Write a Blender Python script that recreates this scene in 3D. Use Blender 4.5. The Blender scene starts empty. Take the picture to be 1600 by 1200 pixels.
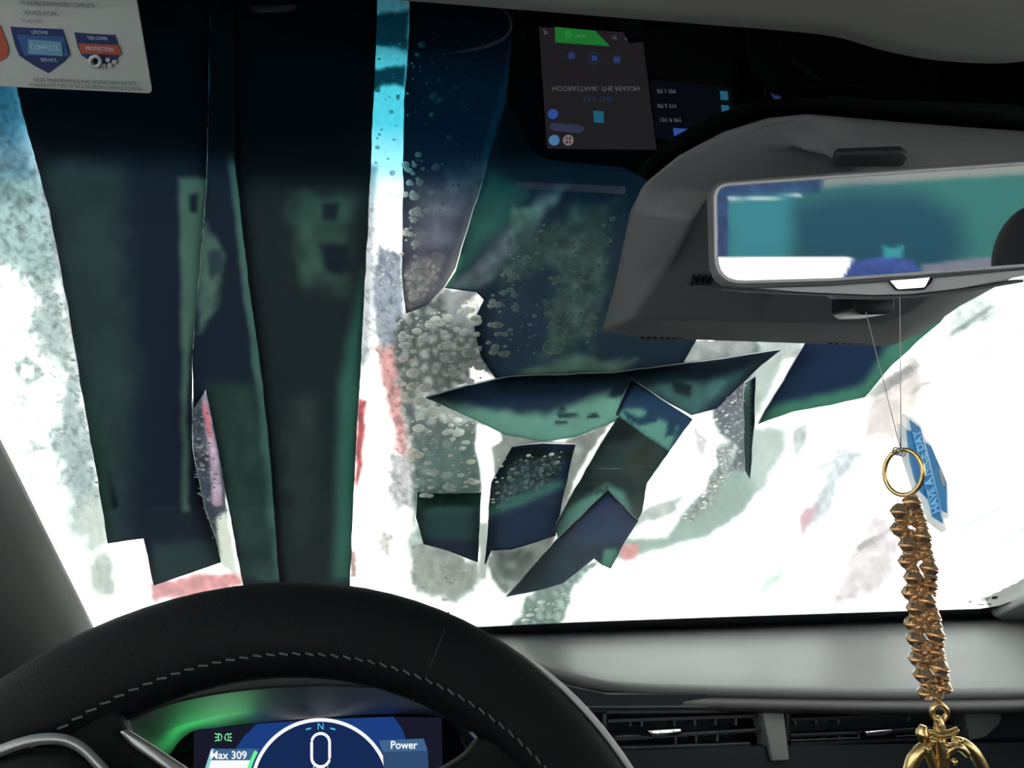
import bpy, bmesh, math, random
import numpy as np
from math import sin, cos, radians, pi, sqrt
from mathutils import Vector, Matrix, geometry
random.seed(7); np.random.seed(7)
S = bpy.context.scene
C = S.collection

# ------------------------------------------------------------------ camera
FOC = 1200.0                                    # focal length in pixels of a 1600 px wide frame
yaw, pit, rol = radians(14), radians(2.4), radians(2.0)
cf = np.array([sin(yaw)*cos(pit), cos(yaw)*cos(pit), sin(pit)])
_r0 = np.array([cos(yaw), -sin(yaw), 0.0]); _u0 = np.cross(_r0, cf)
cr = _r0*cos(rol) + _u0*sin(rol); cu = -_r0*sin(rol) + _u0*cos(rol)
cam = bpy.data.cameras.new('camera'); cam.sensor_width = 36; cam.lens = 36*FOC/1600
cam.clip_start = 0.01
co = bpy.data.objects.new('camera', cam); C.objects.link(co)
co.matrix_world = Matrix(((cr[0], cu[0], -cf[0], 0), (cr[1], cu[1], -cf[1], 0), (cr[2], cu[2], -cf[2], 0), (0, 0, 0, 1)))
S.camera = co

# ------------------------------------------------------------------ light and exposure
SKY = 3.0
w = bpy.data.worlds.new('world'); S.world = w; w.use_nodes = True
bg = w.node_tree.nodes['Background']
bg.inputs[0].default_value = (1.0, 0.995, 0.965, 1); bg.inputs[1].default_value = SKY
S.view_settings.view_transform = 'Standard'; S.view_settings.look = 'None'
S.view_settings.gamma = 1; S.view_settings.use_curve_mapping = False
S.view_settings.exposure = 0.0

# ------------------------------------------------------------------ geometry helpers
def ray(px, py):
    px = np.asarray(px, float); py = np.asarray(py, float)
    return cf + np.multiply.outer((px-800)/FOC, cr) + np.multiply.outer((600-py)/FOC, cu)
def nrm(v):
    v = np.asarray(v, float); return v/np.linalg.norm(v)
class Plane:
    def __init__(s, p, n): s.p = np.asarray(p, float); s.n = nrm(n)
    def hit(s, px, py, off=0.0):
        d = ray(px, py); t = (s.p @ s.n + off)/(d @ s.n)
        return d*np.asarray(t)[..., None] if d.ndim > 1 else d*t
RK = radians(35)
WS = Plane((0, 1.08, -.29), (0, -sin(RK), -cos(RK)))         # windshield, normal towards the cabin
FA = Plane((0, .90, -.345), (0, -cos(radians(14)), sin(radians(14))))   # dashboard face
WH = Plane(ray(470, 908)*.37, (0, -cos(radians(22)), sin(radians(22)))) # steering wheel
def lin(c):
    c = np.clip(np.asarray(c, float)/255, 0, None)
    return np.where(c <= .04045, c/12.92, ((c+.055)/1.055)**2.4)

def link(o, parent=None):
    C.objects.link(o)
    if parent: o.parent = parent
    return o
def mesh(name, vs, fs, mat=None, parent=None, smooth=False, cols=None, bevel=0, mats=None):
    me = bpy.data.meshes.new(name)
    me.from_pydata([tuple(v) for v in np.asarray(vs, float).tolist()], [], [tuple(f) for f in fs]); me.update()
    if bevel == 0:
        bm = bmesh.new(); bm.from_mesh(me); bmesh.ops.recalc_face_normals(bm, faces=bm.faces); bm.to_mesh(me); bm.free()
    o = bpy.data.objects.new(name, me)
    if mats:
        for m in mats: me.materials.append(m)
    elif mat: me.materials.append(mat)
    if smooth: me.polygons.foreach_set('use_smooth', [True]*len(me.polygons))
    if cols is not None:
        a = me.color_attributes.new('tint', 'FLOAT_COLOR', 'POINT')
        cc = np.ones((len(vs), 4), np.float32); cc[:, :3] = cols
        a.data.foreach_set('color', cc.ravel())
    if bevel:
        bm = bmesh.new(); bm.from_mesh(me)
        bmesh.ops.recalc_face_normals(bm, faces=bm.faces)
        bmesh.ops.bevel(bm, geom=[e for e in bm.edges if e.calc_face_angle(0) > .35], offset=bevel, segments=3, profile=.5, affect='EDGES', clamp_overlap=True)
        bm.to_mesh(me); bm.free(); me.polygons.foreach_set('use_smooth', [True]*len(me.polygons))
        me.set_sharp_from_angle(angle=.6)
    return link(o, parent)
def empty(name, loc=(0, 0, 0)):
    o = bpy.data.objects.new(name, None); o.empty_display_size = .02; o.location = [float(v) for v in loc]; return link(o)
def under(o, root):                      # parent an object built in world coordinates under a moved root
    o.parent = root; o.matrix_parent_inverse = Matrix.Translation(root.location).inverted(); return o
def tag(o, label, cat=None, group=None, kind=None):
    if label: o['label'] = label
    if cat: o['category'] = cat
    if group: o['group'] = group
    if kind: o['kind'] = kind
    return o
def slab(name, pts, pl, off, depth, mat, root=None, bevel=0):
    """polygon seen at pixels pts, its visible face at plane offset off, solid behind it by depth"""
    P = np.array([pl.hit(x, y, off) for x, y in pts]); Q = P - pl.n*depth
    n = len(P); fs = [list(range(n)), list(range(2*n-1, n-1, -1))] + [[i, (i+1) % n, n+(i+1) % n, n+i] for i in range(n)]
    o = mesh(name, np.vstack([P, Q]), fs, mat, bevel=bevel)
    return under(o, root) if root else o
def prism3(name, P, d, mat, root=None, bevel=0):
    P = np.asarray(P, float); Q = P + np.asarray(d, float); n = len(P)
    fs = [list(range(n)), list(range(2*n-1, n-1, -1))] + [[i, (i+1) % n, n+(i+1) % n, n+i] for i in range(n)]
    o = mesh(name, np.vstack([P, Q]), fs, mat, bevel=bevel)
    return under(o, root) if root else o
def boxc(name, lo, hi, mat, root=None, bevel=0):
    x0, y0, z0 = lo; x1, y1, z1 = hi
    return prism3(name, [(x0, y0, z0), (x1, y0, z0), (x1, y1, z0), (x0, y1, z0)], (0, 0, z1-z0), mat, root, bevel)
def loft(name, rows, mat, root=None, smooth=True, cols=None, close=False, thick=0):
    R = np.array(rows, float); a, b = R.shape[:2]
    fs = [(i*b+j, i*b+(j+1) % b, (i+1)*b+(j+1) % b, (i+1)*b+j) for i in range(a-1) for j in range(b if close else b-1)]
    o = mesh(name, R.reshape(-1, 3), fs, mat, smooth=smooth, cols=cols)
    if thick:
        m = o.modifiers.new('thick', 'SOLIDIFY'); m.thickness = thick; m.offset = 0
    return under(o, root) if root else o
def tube(name, path, rad, mat, root=None, seg=8, closed=False, rads=None):
    P = np.array(path, float); n = len(P); rows = []
    ref = np.array([.13, .31, .94])
    for i in range(n):
        a = P[(i-1) % n] if (closed or i > 0) else P[i]; b = P[(i+1) % n] if (closed or i < n-1) else P[i]
        t = nrm(b-a); x = nrm(np.cross(t, ref)); y = np.cross(t, x); r = rads[i] if rads is not None else rad
        rows.append([P[i]+r*(cos(2*pi*k/seg)*x+sin(2*pi*k/seg)*y) for k in range(seg)])
    V = np.array(rows).reshape(-1, 3); fs = []
    for i in range(n if closed else n-1):
        for k in range(seg):
            i2 = (i+1) % n; fs.append((i*seg+k, i*seg+(k+1) % seg, i2*seg+(k+1) % seg, i2*seg+k))
    if not closed: fs += [list(range(seg)), list(range((n-1)*seg, n*seg))]
    o = mesh(name, V, fs, mat, smooth=True)
    return under(o, root) if root else o
def smoothpath(pts, n=8, closed=False):
    P = [np.array(p, float) for p in pts]; m = len(P); out = []
    for i in range(m if closed else m-1):
        g = lambda k: P[k % m] if closed else P[min(max(k, 0), m-1)]
        p0, p1, p2, p3 = g(i-1), g(i), g(i+1), g(i+2)
        for k in range(n):
            t = k/n; out.append(.5*((2*p1)+(-p0+p2)*t+(2*p0-5*p1+4*p2-p3)*t*t+(-p0+3*p1-3*p2+p3)*t**3))
    if not closed: out.append(P[-1])
    return out
def text(name, s, origin, ux, uy, size, mat, root=None, thick=.0002, align='CENTER', shear=0, bold=0, normal=None):
    cu_ = bpy.data.curves.new(name, 'FONT'); cu_.body = s; cu_.size = 1; cu_.align_x = align; cu_.align_y = 'CENTER'
    cu_.shear = shear; cu_.offset = bold; cu_.resolution_u = 3
    t = bpy.data.objects.new('tmp', cu_); C.objects.link(t)
    me = bpy.data.meshes.new_from_object(t.evaluated_get(bpy.context.evaluated_depsgraph_get()))
    bpy.data.objects.remove(t)
    ux = np.asarray(ux, float)*size; uy = np.asarray(uy, float)*size; o0 = np.asarray(origin, float)
    for v in me.vertices:
        v.co = Vector(tuple(o0+ux*v.co.x+uy*v.co.y))
    me.materials.clear(); me.materials.append(mat); me.name = name
    o = bpy.data.objects.new(name, me); C.objects.link(o)
    if thick:
        m = o.modifiers.new('thick', 'SOLIDIFY'); m.thickness = thick; m.offset = 0
    return under(o, root) if root else o

# noise in numpy
_tab = np.random.rand(256, 256)
def vnoise(x, y):
    xi = np.floor(x).astype(int); yi = np.floor(y).astype(int); fx = x-xi; fy = y-yi
    fx = fx*fx*(3-2*fx); fy = fy*fy*(3-2*fy); g = lambda a, b: _tab[a % 256, b % 256]
    return (g(xi, yi)*(1-fx)+g(xi+1, yi)*fx)*(1-fy)+(g(xi, yi+1)*(1-fx)+g(xi+1, yi+1)*fx)*fy
def fbm(x, y, o=4):
    s = 0; a = .5; t = 0
    for k in range(o): s = s+a*vnoise(x*2**k+17*k, y*2**k+31*k); t += a; a *= .55
    return s/t
def cell(x, y):                                   # rounded bubble cells, 1 in the middle of a bubble
    xi = np.floor(x).astype(int); yi = np.floor(y).astype(int); d = np.full(np.shape(x), 9.0); d2 = d.copy()
    for a in (-1, 0, 1):
        for b in (-1, 0, 1):
            cx = xi+a+_tab[(xi+a) % 256, (yi+b) % 256]; cy = yi+b+_tab[(yi+b+90) % 256, (xi+a+50) % 256]
            q = np.hypot(x-cx, y-cy); d2 = np.minimum(d2, np.maximum(d, q)); d = np.minimum(d, q)
    return np.clip((d2-d)*1.6, 0, 1)
def sdist(px, py, poly):                          # signed distance to polygon, inside positive
    P = np.array(poly, float); d = np.full(px.shape, 1e9); ins = np.zeros(px.shape, bool); n = len(P)
    for i in range(n):
        ax, ay = P[i]; bx, by = P[(i+1) % n]; ex, ey = bx-ax, by-ay; L = ex*ex+ey*ey+1e-9
        t = np.clip(((px-ax)*ex+(py-ay)*ey)/L, 0, 1); d = np.minimum(d, np.hypot(px-ax-t*ex, py-ay-t*ey))
        c = ((ay > py) != (by > py)) & (px < (bx-ax)*(py-ay)/(by-ay+1e-12)+ax); ins ^= c
    return np.where(ins, d, -d)
def sstep(a, b, x):
    t = np.clip((x-a)/(b-a), 0, 1); return t*t*(3-2*t)
def compose(px, py, base, layers):
    """colour map of wet foam or wet cloth, stains plus painted light and shade: layers (outline, colour, softness, warp, noise scale, noise amount)"""
    col = np.tile(np.asarray(base, float)**.4, (len(px), 1))
    for L in layers:
        poly, c, soft, warp, ns, na = L[:6]
        wx = px+(fbm(px/28.+3, py/28.)-.5)*2*warp; wy = py+(fbm(px/28.+91, py/28.+7)-.5)*2*warp
        m = sstep(-soft*.5, soft*.5, sdist(wx, wy, poly))[:, None]
        if len(L) > 6: m = m*L[6]
        if ns > 0:
            nz = fbm(px/ns, py/ns, 3) if na > 0 else .75*cell(px/ns, py/ns)+.5*fbm(px/ns/3, py/ns/3)-.15
            k = np.exp((nz-.5)*2*abs(na))[:, None]
        else: k = 1
        col = col*(1-m)+(np.asarray(c, float)*k)**.4*m
    return col**2.5

# ------------------------------------------------------------------ materials
def new(name):
    m = bpy.data.materials.new(name); m.use_nodes = True; nt = m.node_tree; nt.nodes.clear()
    return m, nt, nt.nodes.new('ShaderNodeOutputMaterial')
def plastic(name, col, rough=.5, metal=0, grain=0, gs=600, spec=.5, var=0):
    m, nt, out = new(name); b = nt.nodes.new('ShaderNodeBsdfPrincipled')
    b.inputs['Base Color'].default_value = (*col, 1); b.inputs['Roughness'].default_value = rough
    b.inputs['Metallic'].default_value = metal; b.inputs['Specular IOR Level'].default_value = spec
    nt.links.new(b.outputs[0], out.inputs[0])
    tc = nt.nodes.new('ShaderNodeTexCoord'); nz = nt.nodes.new('ShaderNodeTexNoise'); nz.inputs['Scale'].default_value = gs
    nt.links.new(tc.outputs['Object'], nz.inputs['Vector'])
    if grain:
        bp = nt.nodes.new('ShaderNodeBump'); bp.inputs['Strength'].default_value = grain; bp.inputs['Distance'].default_value = .0006
        nt.links.new(nz.outputs[0], bp.inputs['Height']); nt.links.new(bp.outputs[0], b.inputs['Normal'])
    if var:
        n2 = nt.nodes.new('ShaderNodeTexNoise'); n2.inputs['Scale'].default_value = 14; nt.links.new(tc.outputs['Object'], n2.inputs['Vector'])
        mr = nt.nodes.new('ShaderNodeMapRange'); mr.inputs[3].default_value = rough-var; mr.inputs[4].default_value = rough+var
        nt.links.new(n2.outputs[0], mr.inputs[0]); nt.links.new(mr.outputs[0], b.inputs['Roughness'])
    return m
def glow(name, col, s):
    m, nt, out = new(name); e = nt.nodes.new('ShaderNodeEmission'); e.inputs[0].default_value = (*col, 1); e.inputs[1].default_value = s
    nt.links.new(e.outputs[0], out.inputs[0]); return m
def wet(name, diffuse=.05, gain=1.0, gloss=.0):
    """translucent wet foam or cloth; colour per vertex = daylight let through"""
    m, nt, out = new(name); a = nt.nodes.new('ShaderNodeAttribute'); a.attribute_name = 'tint'
    t = nt.nodes.new('ShaderNodeBsdfTranslucent'); d = nt.nodes.new('ShaderNodeBsdfDiffuse'); ad = nt.nodes.new('ShaderNodeAddShader')
    vm = nt.nodes.new('ShaderNodeVectorMath'); vm.operation = 'SCALE'; vm.inputs[3].default_value = gain
    nt.links.new(a.outputs['Color'], vm.inputs[0]); nt.links.new(vm.outputs[0], t.inputs[0])
    d.inputs[0].default_value = (diffuse*.8, diffuse*.95, diffuse, 1)
    nt.links.new(t.outputs[0], ad.inputs[0]); nt.links.new(d.outputs[0], ad.inputs[1]); nt.links.new(ad.outputs[0], out.inputs[0])
    return m
M_dash = plastic('dash_pad_grey', (.105, .108, .11), .45, grain=.25, var=.05, spec=.6)
M_dark = plastic('dark_plastic', (.022, .023, .026), .55, grain=.2)
M_brow = plastic('brow_plastic', (.055, .05, .053), .5, grain=.2)
M_gloss = plastic('gloss_black', (.008, .01, .014), .3, spec=.35)
M_fascia = plastic('fascia_black', (.009, .012, .017), .55, spec=.3)
M_vane = plastic('vane_grey', (.07, .07, .078), .5)
M_house = plastic('housing_grey', (.125, .13, .132), .6, grain=.3)
M_leather = plastic('wheel_leather', (.0045, .005, .006), .6, grain=.4, gs=900, spec=.2)
M_stitch = plastic('stitch_thread', (.07, .11, .10), .7)
M_satin = plastic('satin_silver', (.42, .42, .43), .35, metal=.8)
M_chrome = plastic('chrome', (.85, .85, .87), .1, metal=1)
M_pillar = plastic('pillar_trim', (.30, .30, .295), .75, grain=.3)
M_head = plastic('headliner_cloth', (.30, .29, .27), .95, grain=.6, gs=1500)
M_cabin = plastic('cabin_black', (.02, .021, .023), .8)
M_gold = plastic('gold_metal', (.88, .62, .28), .3, metal=1, grain=.15)
M_bead = plastic('bronze_glass_bead', (.74, .52, .33), .16, metal=.85)
M_frit = plastic('ceramic_band', (.012, .014, .02), .4)
M_white = plastic('white_plate', (.8, .79, .76), .5)
M_card = plastic('card_white', (.38, .40, .385), .6)
def thinplastic(name, col, tcol):
    m, nt, out = new(name); t = nt.nodes.new('ShaderNodeBsdfTranslucent'); t.inputs[0].default_value = (*tcol, 1)
    b = nt.nodes.new('ShaderNodeBsdfPrincipled'); b.inputs['Base Color'].default_value = (*col, 1); b.inputs['Roughness'].default_value = .4
    a = nt.nodes.new('ShaderNodeAddShader'); nt.links.new(t.outputs[0], a.inputs[0]); nt.links.new(b.outputs[0], a.inputs[1]); nt.links.new(a.outputs[0], out.inputs[0]); return m
M_blue = thinplastic('tag_blue', (.06, .27, .45), (.035, .26, .40)); M_tagtext = thinplastic('tag_text_pale', (.5, .7, .8), (.4, .7, .8)); M_tagw = thinplastic('tag_white', (.6, .58, .57), (.8, .78, .77))
M_ltblue = plastic('tag_pale_blue', (.42, .62, .72), .4)
M_navyprint = plastic('navy_print', (.02, .03, .11), .5)
M_blueprint = plastic('blue_print', (.03, .09, .24), .5)
M_cyanprint = plastic('pale_blue_print', (.12, .28, .40), .5)
M_redprint = plastic('red_print', (.36, .075, .045), .5)
M_inkgrey = plastic('grey_ink', (.06, .06, .07), .6)
M_string = plastic('clear_thread', (.5, .47, .47), .3)
M_mirror = plastic('mirror_silver', (.9, .92, .93), .015, metal=1)
M_foam = wet('soap_foam', .35)
M_cloth = wet('wet_cloth', .012)
M_clothback = wet('wet_cloth_outside', .05)
M_drop, _nt, _o = new('foam_bubble')
_t = _nt.nodes.new('ShaderNodeBsdfTranslucent'); _t.inputs[0].default_value = (.5, .5, .48, 1)
_d = _nt.nodes.new('ShaderNodeBsdfPrincipled'); _d.inputs['Base Color'].default_value = (.4, .43, .4, 1); _d.inputs['Roughness'].default_value = .3
_x = _nt.nodes.new('ShaderNodeAddShader')
_nt.links.new(_t.outputs[0], _x.inputs[0]); _nt.links.new(_d.outputs[0], _x.inputs[1]); _nt.links.new(_x.outputs[0], _o.inputs[0])
# glass of the windshield: shaded blue green towards the header, reflecting on its cabin side only
def glassmat(name, shiny):
    m, nt, out = new(name); g = nt.nodes.new('ShaderNodeNewGeometry'); sp = nt.nodes.new('ShaderNodeSeparateXYZ')
    nt.links.new(g.outputs['Position'], sp.inputs[0])
    tr = nt.nodes.new('ShaderNodeBsdfTransparent')
    if shiny:
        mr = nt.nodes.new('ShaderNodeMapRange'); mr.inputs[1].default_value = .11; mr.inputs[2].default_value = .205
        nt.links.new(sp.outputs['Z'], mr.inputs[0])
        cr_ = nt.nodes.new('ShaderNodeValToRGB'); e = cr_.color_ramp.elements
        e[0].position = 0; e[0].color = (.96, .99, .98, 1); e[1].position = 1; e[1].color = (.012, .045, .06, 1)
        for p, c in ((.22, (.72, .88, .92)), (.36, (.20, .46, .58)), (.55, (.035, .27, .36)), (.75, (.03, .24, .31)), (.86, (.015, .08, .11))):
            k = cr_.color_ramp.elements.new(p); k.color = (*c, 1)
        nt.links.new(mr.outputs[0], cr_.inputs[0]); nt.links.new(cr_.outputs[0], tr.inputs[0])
        gl = nt.nodes.new('ShaderNodeBsdfGlossy'); gl.inputs['Roughness'].default_value = .01
        fr = nt.nodes.new('ShaderNodeFresnel'); fr.inputs[0].default_value = 1.5
        mx = nt.nodes.new('ShaderNodeMixShader'); nt.links.new(fr.outputs[0], mx.inputs[0])
        nt.links.new(tr.outputs[0], mx.inputs[1]); nt.links.new(gl.outputs[0], mx.inputs[2]); nt.links.new(mx.outputs[0], out.inputs[0])
    else:
        tr.inputs[0].default_value = (.98, 1, .99, 1); nt.links.new(tr.outputs[0], out.inputs[0])
    return m
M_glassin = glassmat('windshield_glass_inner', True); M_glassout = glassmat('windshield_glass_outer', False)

# ------------------------------------------------------------------ the car body around the camera
def wsp(X, z, off=0):                                # point of the windshield plane at X and height z
    y = 1.08+(-.29-z)/math.tan(RK); return np.array([X, y, z])+WS.n*off
XL, XR = -.42, 1.34
root = None
gv = [wsp(-.36, -.345), wsp(XR, -.345), wsp(XR, .235), wsp(-.36, .235)]
gv = np.array(gv); gq = gv-WS.n*.005
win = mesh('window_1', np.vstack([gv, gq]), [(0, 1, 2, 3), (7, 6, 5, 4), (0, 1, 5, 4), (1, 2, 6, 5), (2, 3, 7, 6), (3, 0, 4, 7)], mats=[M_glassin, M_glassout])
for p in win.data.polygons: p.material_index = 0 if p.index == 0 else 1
tag(win, 'sloping windshield glass with a blue green shade band along its top edge', kind='structure')
# ceramic bands
bt = [(150, 1000), (700, 982), (755, 980), (900, 973), (1150, 964), (1430, 955), (1530, 952), (1562, 947), (1600, 934), (1650, 900), (1760, 800)]
bb = [(1780, 830), (1660, 925), (1600, 943), (1570, 962), (1535, 972), (1430, 974), (1150, 980), (930, 990), (760, 996), (700, 998), (150, 1018)]
fr_ = slab('glass_edge_band', bt+bb, WS, .0012, .001, M_frit); fr_.parent = win
tb = slab('glass_top_band', [(815, -40), (800, 60), (792, 155), (830, 235), (860, 250), (975, 262), (1100, 330), (1500, 300), (1800, 250), (1800, -40)], WS, -.0052, .001, M_frit); tb.parent = win
for k, (pts) in enumerate([[(1551, 932), (1560, 932), (1557, 936), (1549, 936)], [(1512, 939.3), (1520, 939), (1520, 939.8), (1512, 940)], [(1514, 941.5), (1517, 940.5), (1516, 943)],
                           [(1528, 944.3), (1538, 944), (1538, 944.9), (1528, 945)], [(1542, 944), (1549, 943.7), (1549, 944.8), (1542, 945)], [(1535, 934.5), (1548, 933.8), (1548, 934.6), (1535, 935.2)],
                           [(1533, 937.5), (1545, 937), (1545, 937.8), (1533, 938.2)]]):
    s_ = slab('glass_marking', pts, WS, .0008, .0006, M_inkgrey); s_.parent = win
# headliner
hb = smoothpath([(-100, -40), (300, -30), (600, -12), (830, 6), (1000, 20), (1100, 28), (1200, 36), (1303, 47), (1381, 69), (1443, 82), (1500, 88), (1550, 90), (1600, 87), (1700, 70), (1800, 60)], 5)
r0 = np.array([WS.hit(x, y, .012) for x, y in hb]); up = np.array([0, .03, .03])
r1 = r0+np.array([0, -.012, -.001]); r2 = r0.copy(); r2[:, 1] -= .05; r2[:, 2] += .006
r3 = r0.copy(); r3[:, 1] = .2; r3[:, 2] = .245; r4 = r0.copy(); r4[:, 1] = 0; r4[:, 2] = .262; r5 = r4.copy(); r5[:, 1] = -1.75; r5[:, 2] = .27
rr = [r0+up, r0, r1, r2, r3, r4, r5]
rr = [np.vstack([[XL-.05, q[0][1], q[0][2]], q, [XR+.05, q[-1][1], q[-1][2]]]) for q in rr]
hl = loft('ceiling', rr, M_head, thick=.006); tag(hl, 'pale grey fabric headliner of the car', kind='structure')
tag(boxc('wall_left', (XL-.04, -1.75, -1.0), (XL, 1.35, -.12), M_cabin), 'dark driver side door below its window', kind='structure')
tag(boxc('wall_right', (XR, -1.75, -1.0), (XR+.04, 1.35, -.12), M_cabin), 'dark passenger side door below its window', kind='structure')
tag(boxc('floor', (XL-.04, -1.75, -1.03), (XR+.04, 1.35, -1.0), M_cabin), 'dark car floor', kind='structure')
tag(boxc('wall_front', (XL-.04, 1.24, -1.0), (XR+.04, 1.28, -.38), M_cabin), 'dark bulkhead behind the dashboard', kind='structure')
bw = boxc('wall_rear', (XL-.04, -1.79, -1.0), (XR+.04, -1.75, -.16), M_cabin); tag(bw, 'dark rear wall below the back window', kind='structure')
def sidepane(name, X, label, c):
    ys = np.linspace(-1.75, 1.35, 60); zs = np.linspace(-.12, .30, 12); V = []; 
    for z in zs:
        for y in ys: V.append((X+.006*vnoise(np.array(y*9), np.array(z*9)), y, z))
    V = np.array(V); fs = [(j*60+i, j*60+i+1, (j+1)*60+i+1, (j+1)*60+i) for j in range(11) for i in range(59)]
    k = (.4+1.2*fbm(V[:, 1]*4, V[:, 2]*7))[:, None]; cols = np.asarray(c)*k
    return tag(mesh(name, V, fs, M_foam, smooth=True, cols=cols), label, kind='structure')
sidepane('window_2', XL-.02, 'driver side window under foam', (.80, .84, .84))
sidepane('window_3', XR+.02, 'passenger side window under foam', (.80, .84, .84))
for X0 in (XL-.03, XR):
    for y0, y1 in ((-.55, -.40), (-1.75, -1.5)):
        tag(boxc('trim_%d' % (3+int(X0 > 0)*2+int(y0 < -1)), (X0, y0, -.12), (X0+.03, y1, .3), M_cabin), 'dark door pillar beside the seats', kind='structure')

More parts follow.
